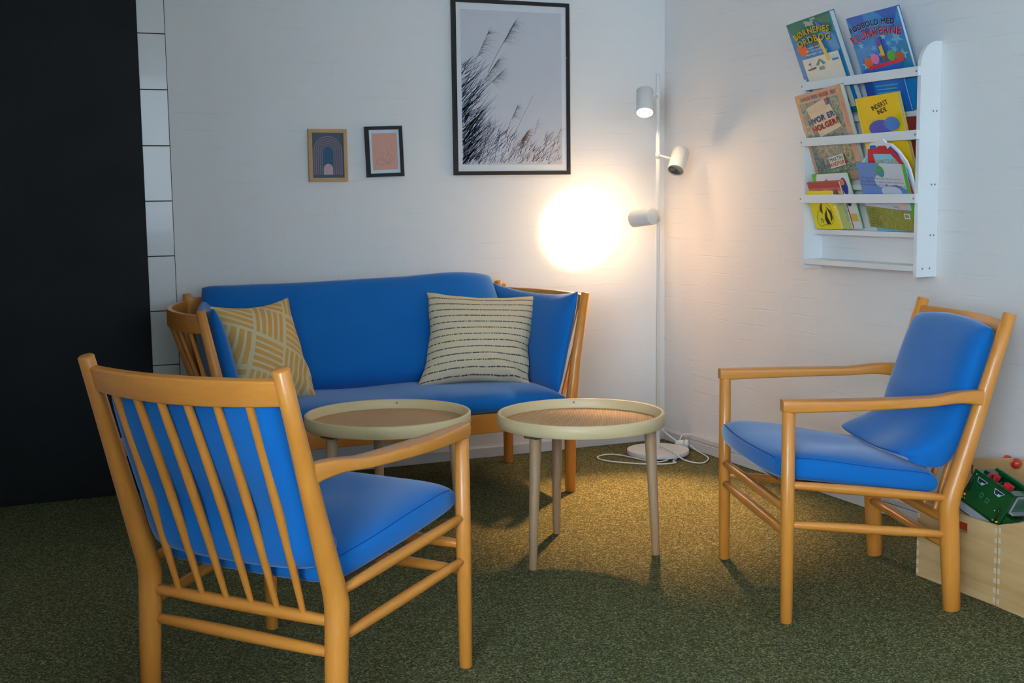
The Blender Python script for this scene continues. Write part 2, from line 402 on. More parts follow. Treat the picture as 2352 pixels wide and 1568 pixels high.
# ------------------------------------------------------------ sofa
def make_sofa():
    cx, hx, yf, yr = -1.5165, .6535, -.753, -.144
    root = empty('sofa', (cx, -.45, 0), 0, 'three-seat blue sofa with a beech spindle frame against the white back wall', 'sofa')
    o = Vector((cx, -.45, 0)); l = lambda x, y, z: Vector((x, y, z))-o
    for s in (-1, 1):
        X = lambda d: cx+s*(hx+d)
        MB().tube([l(X(0), yf, 0), l(X(.002), yf, .2), l(X(.005), yf, .33), l(X(.030), yf+.004, .52), l(X(.079), yf+.012, .772)], [.0205, .0225, .0225, .0195, .0165], 20, cham=.15).build('front_post', beechZ, root)
        MB().tube([l(X(.002), yr, 0), l(X(.002), yr, .2), l(X(.002), yr+.004, .33), l(X(.003)-.006, yr+.03, .55), l(X(.005)-.014, yr+.064, .784)], [.0205, .0225, .0225, .0195, .0165], 20, cham=.15).build('rear_post', beechZ, root)
        rings = []; n = 20; top = []
        for i in range(n+1):
            t = i/n; y = yf+.010+(yr+.060-yf-.010)*t; b = 1-(2*t-1)**2
            x = X(.074+(.006-.074)*t+.088*b**.8)-.012*t
            top.append((x, y))
        for i, (x, y) in enumerate(top):
            a = top[max(0, i-1)]; c = top[min(n, i+1)]; tn = Vector((c[0]-a[0], c[1]-a[1], 0)).normalized(); nn = Vector((-tn.y, tn.x, 0))
            rings.append(rrect(l(x, y, .725), nn, (0, 0, 1), .010, .032, .35))
        MB().loft(rings).build('arm_rail', beechY, root)
        for i in range(7):
            t = (i+1)/8; x, y = top[round(t*n)]; yb = yf+.03+(yr-yf-.06)*t
            MB().tube([l(X(0), yb, .30), l((X(0)*.6+x*.4)+s*.01, (yb+y)/2, .5), l(x, y, .70)], [.0065, .010, .0065], 12, cham=0).build('arm_spindle', beechZ, root)
        a, b = l(X(.002), yf, .300), l(X(.002), yr, .300)
        MB().loft([rrect(a, (1, 0, 0), (0, 0, 1), .012, .036, .3), rrect(b, (1, 0, 0), (0, 0, 1), .012, .036, .3)]).build('side_rail', beechY, root)
    for y, nm in ((yf, 'front_rail'), (yr, 'rear_rail')):
        MB().loft([rrect(l(cx+k*(hx), y-.006, .300), (0, 1, 0), (0, 0, 1), .0125, .037, .25) for k in (-1, 0, 1)]).build(nm, beechX, root)
    rings = []
    for i in range(21):
        t = -1+i/10; rings.append(rrect(l(cx+t*(hx+.018), yr+.055+.02*(1-t*t), .735), (0, 1, 0), (0, 0, 1), .010, .036, .35))
    MB().loft(rings).build('back_rail', beechX, root)
    for i in range(14):
        x = cx-hx+.09+i*(2*hx-.18)/13; t = (x-cx)/hx
        MB().tube([l(x, yr, .32), l(x, yr+.03, .5), l(x, yr+.055+.02*(1-t*t), .71)], [.0065, .009, .0065], 10, cham=0).build('back_spindle', beechZ, root)
    d = MB().box(l(cx-hx+.01, yf+.01, .318), l(cx+hx-.01, yr, .330)); d.build('seat_deck', flat('deck_board', (.25, .12, .06), .7), root)
    # seat cushion
    def seat(u, v, h):
        x = cx+u*.640; y = -.465+.325*v
        z = .372+h+(.006*(1-u**4)*(1-v*v) if h > 0 else 0)
        if h > 0: z += -.010*max(0, abs(u)-.75)*4*.3+.004*math.sin(9*u)*(1-v*v)
        return l(x, y, z)
    cushion(seat, .082, 8, .36, 60, 30, corner=.04).build('seat_cushion', blue, root)
    # long back cushion leaning on the rear spindles
    def back(u, v, h):
        x = -1.552+.618*u+(.010*v); t = (v+1)/2
        y = -.395+.245*t; z = .408+.400*t
        z += t*t*(.016*math.exp(-((u-.72)/.3)**2)+.008*math.exp(-((u+.95)/.12)**2)-.006*math.exp(-((u+.35)/.35)**2))
        nrm = Vector((0, -.80, .55)).normalized()
        q = l(x, y, z)+nrm*h*(1.0+.15*(1-t)); return q
    cushion(back, .155, 7, .42, 70, 34, corner=.06).build('back_cushion', blue, root)
    for s in (-1, 1):
        def arm(u, v, h, s=s):
            y = -.425+.322*u; t = (v+1)/2
            z = .385+.385*t+.012*abs(u)**3*t-.010*(1-u*u)*t
            bow = (1-u*u)
            x = cx+s*(hx+(1-t)*(-.045-.008*u)+t*(.004-.045*u)+.028*bow*t-(.018 if s < 0 else 0))-.006
            nrm = Vector((-s*.97, 0, .2))
            ear = .012*abs(u)**4*t
            q = l(x, y-ear*(1 if u < 0 else -1)*.5, z)+nrm*h
            return q
        cushion(arm, .095, 4, .5, 34, 34, corner=.03, pinch=.05).build('arm_cushion', blue, root)
    return root
make_sofa()

# ------------------------------------------------------------ throw pillows
def mk_stripe():
    m, nt, b = nodes('cream_dashed_stripe_fabric'); tc = N(nt, 'ShaderNodeTexCoord')
    sx = N(nt, 'ShaderNodeSeparateXYZ'); L(nt, tc.outputs['UV'], sx.inputs[0])
    v = math_(nt, 'MULTIPLY', sx.outputs[1], 13.6); fr = math_(nt, 'FRACT', v)
    mp = N(nt, 'ShaderNodeMapping'); mp.inputs['Scale'].default_value = (150, 14, 1); L(nt, tc.outputs['UV'], mp.inputs['Vector'])
    n = noise(nt, mp.outputs[0], 1, 1)
    w = math_(nt, 'MULTIPLY_ADD', n, .10, .03)
    ln = math_(nt, 'LESS_THAN', math_(nt, 'ABSOLUTE', math_(nt, 'SUBTRACT', fr, .5)), w)
    ds = math_(nt, 'GREATER_THAN', n, .40)
    wv = noise(nt, tc.outputs['Object'], 500, 2)
    c = mixc(nt, wv, (.64, .51, .31), (.88, .73, .50))
    c = mixc(nt, math_(nt, 'MULTIPLY', math_(nt, 'MULTIPLY', ln, ds), .88), c, (.035, .04, .07))
    L(nt, c, b.inputs['Base Color']); b.inputs['Roughness'].default_value = .95; b.inputs['Specular IOR Level'].default_value = .15
    bump(nt, b, math_(nt, 'ADD', wv, math_(nt, 'MULTIPLY', ln, .6)), .5, .002); return m
def mk_weave():
    m, nt, b = nodes('ochre_basketweave_fabric'); tc = N(nt, 'ShaderNodeTexCoord')
    mp = N(nt, 'ShaderNodeMapping'); mp.inputs['Rotation'].default_value = (0, 0, math.radians(28)); mp.inputs['Scale'].default_value = (2.6, 2.6, 1)
    mp.inputs['Location'].default_value = (1.25, .15, 0)
    L(nt, tc.outputs['UV'], mp.inputs['Vector']); s = N(nt, 'ShaderNodeSeparateXYZ'); L(nt, mp.outputs[0], s.inputs[0])
    u, v = s.outputs[0], s.outputs[1]
    par = math_(nt, 'MODULO', math_(nt, 'ADD', math_(nt, 'ADD', math_(nt, 'FLOOR', u), math_(nt, 'FLOOR', v)), 20), 2)
    fu, fv = math_(nt, 'FRACT', u), math_(nt, 'FRACT', v)
    st = math_(nt, 'ADD', math_(nt, 'MULTIPLY', fu, par), math_(nt, 'MULTIPLY', fv, math_(nt, 'SUBTRACT', 1, par)))
    band = math_(nt, 'GREATER_THAN', math_(nt, 'FRACT', math_(nt, 'ADD', math_(nt, 'MULTIPLY', st, 5.2), .0)), .36)
    mu = math_(nt, 'GREATER_THAN', math_(nt, 'MINIMUM', fu, fv), .09)
    k = math_(nt, 'MULTIPLY', band, mu)
    n = noise(nt, tc.outputs['Object'], 420, 2); k = math_(nt, 'GREATER_THAN', math_(nt, 'ADD', k, math_(nt, 'MULTIPLY', math_(nt, 'SUBTRACT', n, .5), .5)), .5)
    c = mixc(nt, k, (.74, .60, .36), (.74, .40, .11)); L(nt, c, b.inputs['Base Color'])
    b.inputs['Roughness'].default_value = .95; b.inputs['Specular IOR Level'].default_value = .15
    bump(nt, b, math_(nt, 'ADD', n, k), .4, .002); return m
def throw(name, BL, BR, TL, TR, T, mat, label, wr=0, n=44):
    BL, BR, TL, TR = map(Vector, (BL, BR, TL, TR)); c = (BL+BR+TL+TR)/4
    nr = ((BR-BL).cross(TL-BL)).normalized()
    def fn(u, v, h):
        a, t = (u+1)/2, (v+1)/2
        p = BL*(1-a)*(1-t)+BR*a*(1-t)+TL*(1-a)*t+TR*a*t
        w = 0
        if h > 0 and wr:
            w = wr*(2*math.sin(9*u+13*v)*math.exp(-((u-.75)**2+(v+.75)**2)*3)+.6*math.sin(17*u-4*v)*math.exp(-((v+.95)**2)*9)+.5*math.sin(15*v)*math.exp(-((u-1)**2)*12)+.5*math.sin(13*u)*math.exp(-((v-1)**2)*14))
        e = .004*math.sin(9*v)*abs(u)**6+.003*math.sin(11*u+2)*abs(v)**6
        return p+nr*(h+w)+(TR-TL).normalized()*e-c
    mb = cushion(fn, T, 2.5, .5, n, n, corner=0, pinch=.125)
    # uv from the parameter grid
    me_uv = []
    sp = lambda i, k: math.sin(math.pi/2*(2*i/k-1))
    for side in (1, -1):
        for i in range(n+1):
            for j in range(n+1):
                if side == -1 and (i in (0, n) or j in (0, n)): continue
                me_uv.append(((sp(i, n)+1)/2, (sp(j, n)+1)/2))
    o = mb.build(name, mat); o.location = c
    uvl = o.data.uv_layers.new(name='UVMap')
    for lp in o.data.loops: uvl.data[lp.index].uv = me_uv[lp.vertex_index]
    return tag(o, label, 'pillow', 'throw pillows on the sofa')
throw('throw_pillow', (-1.39, -.49, .405), (-.955, -.59, .405), (-1.29, -.33, .770), (-.82, -.42, .742), .19, mk_stripe(),
      'cream throw pillow with dark dashed stripes at the right of the sofa', .006)
throw('throw_pillow', (-2.10, -.66, .42), (-1.79, -.52, .395), (-2.185, -.545, .77), (-1.865, -.38, .775), .15, mk_weave(),
      'ochre and cream block-patterned throw pillow at the left end of the sofa', .003)

# ------------------------------------------------------------ tray tables
def mk_cane():
    m, nt, b = nodes('woven_cane'); v = coords(nt, (1, 1, 1), (0, 0, .5))
    w1 = N(nt, 'ShaderNodeTexWave', _bands_direction='X', Scale=62, Distortion=.4); w2 = N(nt, 'ShaderNodeTexWave', _bands_direction='Y', Scale=62, Distortion=.4)
    L(nt, v, w1.inputs['Vector']); L(nt, v, w2.inputs['Vector'])
    h = math_(nt, 'MAXIMUM', w1.outputs['Fac'], w2.outputs['Fac'])
    c = ramp(nt, h, ((.25, (.20, .07, .02)), (.6, (.62, .33, .12)), (.95, (.82, .52, .25))))
    n = noise(nt, v, 30, 2); c = mixc(nt, math_(nt, 'MULTIPLY', n, .4), c, (.5, .26, .12))
    L(nt, c, b.inputs['Base Color']); b.inputs['Roughness'].default_value = .5; bump(nt, b, h, .6, .003); return m
cane = mk_cane()
def make_table():
    root = empty('tray_table')
    zt = .460; ro, ri = .267, .2555
    p = [(ri, zt-.032), (ri, zt-.002), (ri+.002, zt), (ro-.002, zt), (ro, zt-.002), (ro, zt-.038), (ro-.002, zt-.040), (ri, zt-.040)]
    MB().lathe(p+[p[0]], n=96).build('tray_rim', birch, root)
    MB().lathe([(0, zt-.040), (ri, zt-.040), (ri, zt-.031), (0, zt-.031)], n=96).build('cane_top', cane, root)
    for (fx, fy) in ((-.222, -.107), (.199, -.132), (.024, .240)):
        tx, ty = fx*.92, fy*.92
        MB().tube([(fx, fy, 0), (fx*.98, fy*.98, .12), (tx, ty, .413)], [.0125, .0145, .0185], 20, cham=.1).build('leg', ashleg, root)
        M = Matrix.Translation((tx, ty, .4165)) @ Matrix.Rotation(math.atan2(ty, tx), 4, 'Z')
        MB().box((-.034, -.026, -.0065), (.026, .026, .0035), bev=.002, M=M).build('mounting_block', flat('brown_plate', (.16, .08, .04), .6), root)
    a = 1.2
    MB().tube([(ri*math.cos(a), ri*math.sin(a), zt-.012), ((ri-.002)*math.cos(a), (ri-.002)*math.sin(a), zt-.012)], .004, 10, cham=0).build('rim_screw', screwM, root)
    return root
tb = make_table(); tb.location = (-1.199, -1.522, 0)
tag(tb, 'round cane tray table between the right armchair and the sofa, nearest the lamp', 'table', 'round cane tray tables')
t2 = copy_tree(tb); t2.location = (-1.752, -1.240, 0); t2.rotation_euler = (0, 0, -.06)
t2['label'] = 'round cane tray table before the sofa, behind the left armchair arm'

# ------------------------------------------------------------ floor lamp
def make_lamp():
    o = Vector((-.216, -.313, 0))
    root = empty('floor_lamp', o, 0, 'slim white floor lamp with three adjustable spot heads in the corner', 'lamp')
    MB().lathe([(0, .008), (.1345, .008), (.136, .010), (.136, .026), (.1345, .028), (0, .028)], n=72).build('base', lampM, root)
    MB().lathe([(0, 0), (.126, 0), (.126, .008), (0, .008)], n=48).build('base_shadow_pad', greyP, root)  # black disc standing in for the dark shadow under the raised base
    MB().tube([(0, 0, .026), (0, 0, 1.655)], .0092, 18, cham=.1).build('pole', lampM, root)
    def head(c, d, pz, lit, power):
        c = Vector(c)-o; d = Vector(d).normalized(); q = d.to_track_quat('Z', 'Y').to_matrix().to_4x4(); M = Matrix.Translation(c) @ q
        r, hl = .0362, .056
        h = MB().lathe([(0, -hl), (r-.003, -hl), (r, -hl+.003), (r, hl), (r-.0025, hl), (r-.0025, hl-.012), (r-.0025, -hl+.02), (0, -hl+.02)], n=40, M=M).build('lamp_head', lampM, root)
        MB().lathe([(0, hl-.013), (.020, hl-.011), (.0325, hl-.008), (.0325, hl-.016), (0, hl-.018)], n=32, M=M).build('bulb', bulbOn if lit else bulbOff, h)
        if not lit: MB().lathe([(.030, hl-.007), (.0335, hl-.006), (.0335, hl-.010)], n=32, M=M).build('bulb_ring', screwM, h)
        p0 = Vector((0, 0, pz)); k = (c-p0); side = k-d*k.dot(d); e = c-side.normalized()*(r-.004)-d*0
        MB().tube([p0, p0+(e-p0)*.5, e], .0058, 12, cham=.1).build('swivel_arm', lampM, h)
        MB().tube([p0-Vector((0, 0, .012)), p0+Vector((0, 0, .012))], .0112, 16, cham=.1).build('collar', lampM, h)
        if lit:
            l = bpy.data.lights.new('lamp_beam', 'SPOT'); l.energy = power; l.color = (1, .52, .21); l.spot_size = math.radians(lit); l.spot_blend = .75; l.shadow_soft_size = .032
            b = bpy.data.objects.new('lamp_beam', l); COL.objects.link(b); b.parent = h
            b.location = c+d*(hl-.003); b.rotation_euler = d.to_track_quat('-Z', 'Y').to_euler()
    head((-.302, -.352, 1.533), (-.43, -.74, -1.45), 1.565, 48, 215)
    head((-.138, -.352, 1.285), (-.495, -.44, -.75), 1.31, 0, 0)
    head((-.304, -.342, 1.046), (-.292, .919, -.11), 1.042, 62, 330)
make_lamp()
# cord and plug
def smooth(P, n=6):
    P = [Vector(p) for p in P]; out = []
    for i in range(len(P)-1):
        a, b, c, d = P[max(i-1, 0)], P[i], P[i+1], P[min(i+2, len(P)-1)]
        for k in range(n):
            t = k/n; out.append(.5*((2*b)+(c-a)*t+(2*a-5*b+4*c-d)*t*t+(3*b-a-3*c+d)*t**3))
    return out+[P[-1]]
cd = MB()
A = [(-.209, -.408), (-.253, -.446), (-.299, -.453), (-.332, -.396), (-.36, -.298), (-.385, -.239), (-.42, -.218), (-.464, -.232), (-.491, -.264), (-.49, -.315), (-.453, -.384), (-.371, -.463), (-.289, -.503), (-.236, -.500), (-.232, -.47), (-.195, -.436)]
cd.tube(smooth([(x, y, .0045) for x, y in A]), .0032, 8)
B = [(-.196, -.300, .04), (-.192, -.334, .034), (-.200, -.390, .034), (-.204, -.446, .030), (-.188, -.475, .010), (-.172, -.528, .0045), (-.145, -.561, .0045), (-.096, -.527, .0045), (-.06, -.474, .0045), (-.037, -.386, .0045), (-.038, -.336, .012), (-.038, -.29, .025)]
cd.tube(smooth(B), .0032, 8)
cd.tube(smooth([(-.150, -.20, .11), (-.13, -.21, .085), (-.100, -.235, .055), (-.075, -.25, .035)]), .0032, 8)
cd.tube(smooth([(-.145, -.17, .006), (-.152, -.19, .07), (-.150, -.20, .11)]), .0032, 8)
cd.tube(smooth([(-.06, -.235, .035), (-.05, -.235, .055), (-.035, -.245, .068), (-.021, -.262, .062)]), .0032, 8)
cord = cd.build('power_cord', cordM); tag(cord, 'white lamp cord looping over the green carpet round the lamp base', 'cord')
pg = MB(); pg.tube([(-.082, -.236, .026), (-.05, -.262, .026)], [.014, .019], 18, cham=.3); pg.tube([(-.05, -.262, .026), (-.036, -.275, .026)], [.021, .019], 18, cham=.2)
tag(pg.build('plug', cordM), 'white rounded plug lying by the skirting behind the lamp base', 'plug')

# ------------------------------------------------------------ flat prints (text and drawings)
_tc = {}
def glyph(ch):
    if ch in _tc: return _tc[ch]
    cu = bpy.data.curves.new('glyph', 'FONT'); cu.body = ch; cu.size = 1; cu.resolution_u = 3
    o = bpy.data.objects.new('glyph', cu); COL.objects.link(o); bpy.context.view_layer.update()
    me = bpy.data.meshes.new_from_object(o.evaluated_get(bpy.context.evaluated_depsgraph_get()))
    vs = [(v.co.x, v.co.y) for v in me.vertices]; fs = [list(p.vertices) for p in me.polygons]
    bpy.data.objects.remove(o); bpy.data.curves.remove(cu); bpy.data.meshes.remove(me)
    w = max([v[0] for v in vs])+.07 if vs else .35
    _tc[ch] = (vs, fs, w); return _tc[ch]
def squeeze(top, k, low=None):
    # artwork heights measured from the top edge of the cover
    return lambda v: top-(top-v)*k if low is None or v > low else v
class Print:
    """flat printing on a surface: (u, v) in metres, layers 0.15 mm apart"""
    def __init__(s, fn): s.mb = MB(); s.fn = fn; s.k = 1
    sq = None
    def P(s, u, v): return s.fn(u, s.sq(v) if s.sq else v, s.k*.00015)
    def poly(s, pts, mat, up=True):
        if up: s.k += 1
        s.mb.poly([s.P(*p) for p in pts], mat); return s
    def rect(s, a, b, mat): return s.poly([a, (b[0], a[1]), b, (a[0], b[1])], mat)
    def disc(s, c, rx, ry, mat, rot=0, n=24):
        co, si = math.cos(rot), math.sin(rot)
        return s.poly([(c[0]+rx*math.cos(t)*co-ry*math.sin(t)*si, c[1]+rx*math.cos(t)*si+ry*math.sin(t)*co) for t in [2*math.pi*i/n for i in range(n)]], mat)
    def star(s, c, r, mat, rot=0):
        return s.poly([(c[0]+(r if i % 2 == 0 else r*.42)*math.sin(rot+math.pi*i/5), c[1]+(r if i % 2 == 0 else r*.42)*math.cos(rot+math.pi*i/5)) for i in range(10)], mat)
    def stroke(s, pts, w, mat, up=False, taper=True):
        if up: s.k += 1
        n = len(pts); Lf = []; Rt = []
        for i, p in enumerate(pts):
            a = pts[max(0, i-1)]; b = pts[min(n-1, i+1)]; dx, dy = b[0]-a[0], b[1]-a[1]; d = math.hypot(dx, dy) or 1
            ww = w/2*((1-i/(n-1))*.85+.15 if taper else 1)
            Lf.append((p[0]-dy/d*ww, p[1]+dx/d*ww)); Rt.append((p[0]+dy/d*ww, p[1]-dx/d*ww))
        vs = [s.P(*q) for q in Lf+Rt]
        s.mb.add(vs, [[i, i+1, n+i+1, n+i] for i in range(n-1)], mat, smooth=False); return s
    def text(s, txt, c, size, mat, rot=0, arc=0, sx=1, bold=0, align='c'):
        """txt centred on c; arc = total bend in radians (positive arches upward)"""
        s.k += 1
        gl = [glyph(t) for t in txt]; tot = sum(g[2] for g in gl)*size*sx; x = -tot/2 if align == 'c' else 0
        for (vs, fs, w) in gl:
            gw = w*size*sx; mid = x+gw/2
            if arc:
                Rr = tot/arc; th = mid/Rr; bx, by, br = Rr*math.sin(th), Rr*(math.cos(th)-1), -th
            else: bx, by, br = mid, 0, 0
            a = br
            for dx, dy in ([(0, 0)] if not bold else [(-bold, 0), (bold, 0), (0, -bold), (0, bold)]):
                out = []
                for vx, vy in vs:
                    px, py = vx*size*sx-gw/2+dx, vy*size+dy
                    px, py = px*math.cos(a)-py*math.sin(a)+bx, px*math.sin(a)+py*math.cos(a)+by
                    px, py = px*math.cos(rot)-py*math.sin(rot)+c[0], px*math.sin(rot)+py*math.cos(rot)+c[1]
                    out.append(s.P(px, py))
                if out: s.mb.add(out, fs, mat, smooth=False)
            x += gw
        return s
    def build(s, name, parent): return s.mb.build(name, None, parent)
_fc = {}
def C(r, g, b, rough=.5):
    """printed colour given as 0-255 sRGB"""
    k = (r, g, b, rough)
    if k not in _fc:
        f = lambda x: (x/255/12.92 if x/255 < .04045 else ((x/255+.055)/1.055)**2.4)
        _fc[k] = flat('ink_%d_%d_%d' % (r, g, b), (f(r), f(g), f(b)), rough)
    return _fc[k]

# ------------------------------------------------------------ pictures on the back wall
def frame_obj(name, x0, x1, z0, z1, fw, depth, mat, label, tilt=0, matw=0, paper=None):
    cx, cz = (x0+x1)/2, (z0+z1)/2; w, h = (x1-x0)/2, (z1-z0)/2
    root = empty(name, (cx, 0, cz), 0, label, 'picture'); root.rotation_euler = (0, -tilt, 0)
    f = MB()
    for pts in (((-w, -h), (w, -h), (w-fw, -h+fw), (-w+fw, -h+fw)), ((w, -h), (w, h), (w-fw, h-fw), (w-fw, -h+fw)), ((w, h), (-w, h), (-w+fw, h-fw), (w-fw, h-fw)), ((-w, h), (-w, -h), (-w+fw, -h+fw), (-w+fw, h-fw))):
        vs = [(p[0], -depth, p[1]) for p in pts]+[(p[0], -.001, p[1]) for p in pts]
        f.add(vs, [[0, 1, 2, 3], [4, 7, 6, 5], [0, 4, 5, 1], [2, 6, 7, 3], [0, 3, 7, 4], [1, 5, 6, 2]], smooth=False)
    f.build('frame', mat, root)
    MB().box((-w+fw*.6, -depth+.006, -h+fw*.6), (w-fw*.6, -.003, h-fw*.6)).build('backing', paper or C(225, 228, 230), root)
    return root, Print(lambda u, v, e: (u, -depth+.006-.0002-e, v)), w-fw, h-fw
# large reed picture
root, pr, w, h = frame_obj('large_picture', -1.038, -.491, 1.236, 1.974, .016, .022, blackF, 'large black-framed print of wind-blown reeds above the sofa', paper=C(214, 218, 222))
bg = C(196, 198, 206, .25); slate = C(62, 80, 110, .4); slate2 = C(88, 100, 122, .4); grey = C(120, 124, 134, .4); dark = C(48, 52, 66, .4); tan = C(172, 132, 96, .4); tan2 = C(150, 140, 128, .4); teal = C(50, 92, 124, .4)
bw, bh = w-.022, h-.028
pr.rect((-bw, -bh), (bw, bh), bg)
U = lambda x, y: (-bw+2*bw*x, -bh+2*bh*y)
rr = random.Random(3)
def blade(x, y, a, ln, wd, mat, curl=0.):
    pts = []
    for k in range(6):
        t = k/5; aa = a+curl*t
        px = x+ln*t*math.cos(aa); py = y+ln*t*math.sin(aa)*.62
        if px < 0 or py < 0 or px > 1: 
            continue
        pts.append(U(px, min(py, .99)))
    if len(pts) > 2: pr.stroke(pts, wd, mat)
pr.k += 1
for i in range(300):
    y = rr.random()**1.2*.66; x = rr.random()**2*.16
    blade(x, y, rr.uniform(.62, 1.2), rr.uniform(.10, .34)*(1.1-.7*y), rr.uniform(.0012, .0040), rr.choice((slate, slate2, slate2, grey, grey, teal)), rr.uniform(-.3, .2))
for i in range(26):
    y = rr.random()*.5; blade(0, y, rr.uniform(.75, 1.0), rr.uniform(.35, .55), rr.uniform(.002, .0052), rr.choice((slate, slate2, teal)), rr.uniform(-.15, .15))
for i in range(520):
    x = rr.random()**1.4*1.0; lim = .30*(1-x)**1.3+.06+(.09 if x > .8 else 0)
    y = rr.random()*lim; 
    blade(x, y, rr.uniform(.7, 1.5), rr.uniform(.05, .22)*(1-.45*x), rr.uniform(.0010, .0030), rr.choice((slate, slate2, grey, dark, grey, tan2 if x > .4 else slate, tan if x > .55 else teal)), rr.uniform(-.3, .2))
def plume(x0, y0, x1, y1, n, ln, mats, wd=.0009):
    pr.stroke([U(x0, y0), U((x0*2+x1)/3-.008, (y0*2+y1)/3), U(x1, y1)], .0016, rr.choice(mats), taper=False)
    dx, dy = x1-x0, y1-y0; dd = math.hypot(dx, dy)
    for i in range(n):
        t = rr.random(); f = .12*(1-t*.4)*ln/.1
        bx, by = x1-dx/dd*ln*(1-t)*1.1, y1-dy/dd*ln*(1-t)*1.1; a = math.atan2(dy, dx)+rr.uniform(-1.3, .5)
        L_ = ln*rr.uniform(.35, .9); pts = [U(bx+L_*k/4*math.cos(a-.35*k/4), by+L_*.62*k/4*math.sin(a-.35*k/4)) for k in range(5)]
        pr.stroke(pts, wd, rr.choice(mats))
for a in ((.26, .60, .53, .93, 90, .16, (dark, grey, grey)), (.10, .60, .27, .86, 70, .17, (tan2, grey, slate2)), (.20, .52, .36, .68, 90, .17, (tan2, grey, slate2)), (.12, .42, .42, .62, 60, .14, (tan2, grey)), (.42, .18, .55, .39, 45, .11, (tan2, grey, slate2)), (.48, .05, .65, .22, 120, .13, (tan, tan, C(190, 120, 84, .4), tan2)), (.45, .1, .71, .46, 0, .1, (grey,)), (.05, .2, .2, .36, 60, .12, (tan2, grey)), (.8, .02, .85, .22, 12, .08, (grey, tan2)), (.72, .2, .76, .30, 10, .08, (grey,)), (.85, .02, .99, .24, 20, .08, (grey, tan2))):
    plume(*a)
pr.build('reed_print', root)
# small arch picture
oak = wood('oak_frame', (.50, .28, .10), (.60, .36, .15), (8, 8, 40), .5, .05)
root, pr, w, h = frame_obj('small_picture', -1.669, -1.508, 1.2145, 1.426, .015, .018, oak, 'small oak-framed print of a dark blue arch, leftmost picture on the wall', paper=C(40, 62, 78))
pr.rect((-w, -h), (w, h), C(50, 70, 84, .4))
def arch(cx, base, r, top, mat):
    n = 20; pr.poly([(cx-r, base)]+[(cx-r*math.cos(math.pi*i/n), top+r*math.sin(math.pi*i/n)) for i in range(n+1)]+[(cx+r, base)], mat)
for i in range(9): arch(0, -h+.012, .060-i*.0042, .018-i*.0005, C(122, 112, 128, .5) if i % 2 == 0 else C(78, 76, 90, .5))
arch(0, -h+.012, .0225, .014, C(20, 78, 112, .5)); arch(0, -h+.012, .0195, -.066+.012, C(188, 158, 162, .5))
pr.build('arch_print', root)
# small line drawing
root, pr, w, h = frame_obj('small_picture', -1.427, -1.267, 1.232, 1.4395, .0145, .020, blackF, 'small black-framed pink line drawing with a pale mat beside the large picture', tilt=.03, paper=C(205, 222, 232))
pr.rect((-w+.012, -h+.014), (w-.010, h-.014), C(212, 158, 140, .5))
ink = C(84, 60, 52, .5)
def z2(pts): return [((x-1733)/470*.108, (690-y)/690*.168) for x, y in pts]
for pts in ([(1545, 620), (1560, 700), (1570, 740)], [(1570, 860), (1600, 905), (1680, 905), (1780, 895), (1830, 880), (1850, 860)], [(1645, 660), (1640, 720)], [(1650, 770), (1670, 820), (1740, 860), (1800, 880), (1830, 880)], [(1690, 710), (1685, 760), (1710, 820), (1750, 840)], [(1790, 590), (1795, 660), (1795, 720), (1810, 745), (1835, 740)], [(1865, 560), (1860, 620), (1865, 670), (1890, 700)], [(1785, 730), (1783, 770), (1788, 800)], [(1875, 745), (1840, 790), (1820, 840), (1800, 875)], [(1920, 730), (1890, 780), (1860, 850), (1830, 880)], [(1580, 780), (1600, 830), (1620, 800)], [(1600, 830), (1570, 870)]):
    pr.stroke(z2(pts), .0009, ink, taper=False)
pr.build('line_print', root)

# ------------------------------------------------------------ book rack on the right wall
def make_rack():
    o = Vector((0, -1.47, .86)); l = lambda x, y, z: Vector((x, y, z))-o
    root = empty('book_rack', o, 0, 'white wall-mounted book rack with rounded side panels on the right wall', 'book rack')
    for y0, y1 in ((-1.171, -1.155), (-1.784, -1.768)):
        D = .085; top = 1.63; n = 14; a = [(-.0005, .860), (-D, .860), (-D, 1.545)]
        a += [(-.022-(D-.022)*math.cos(math.pi/2*i/n), 1.545+(top-1.545)*math.sin(math.pi/2*i/n)) for i in range(1, n+1)]+[(-.0005, top)]
        bm = MB(); k = len(a)
        bm.add([l(x, y0, z) for x, z in a]+[l(x, y1, z) for x, z in a], [list(range(k)), list(range(k, 2*k))[::-1]]+[[i, (i+1) % k, k+(i+1) % k, k+i] for i in range(k)], smooth=False)
        sp_ = bm.build('side_panel', shelfM, root)
        if y0 < -1.7:
            for x, z in ((-.030, 1.405), (-.016, 1.405), (-.030, 1.165), (-.016, 1.165), (-.030, .998), (-.016, .998), (-.060, .888), (-.030, .888)):
                MB().tube([l(x, y0+.0005, z), l(x, y0-.0012, z)], .0034, 10, cham=.2).build('screw', screwM, sp_)
    for z in (1.5325, 1.328, 1.120):
        r_ = MB().box(l(-.097, -1.786, z-.0155), l(-.0852, -1.153, z+.0155), bev=.0015).build('front_rail', shelfM, root)
        for y in (-1.776, -1.163): MB().tube([l(-.0965, y, z), l(-.0985, y, z)], .0036, 10, cham=.2).build('screw', screwM, r_)
    for z in (1.41, 1.168, 1.006): MB().box(l(-.040, -1.7675, z-.018), l(-.0005, -1.1715, z), bev=.001).build('ledge', shelfM, root)
    MB().box(l(-.085, -1.7675, .878), l(-.0005, -1.1715, .897), bev=.0012).build('bottom_shelf', shelfM, root)
make_rack()
ROW = {1: (1.41, 1.545, -.034), 2: (1.168, 1.342, -.034), 3: (1.006, 1.134, -.036)}
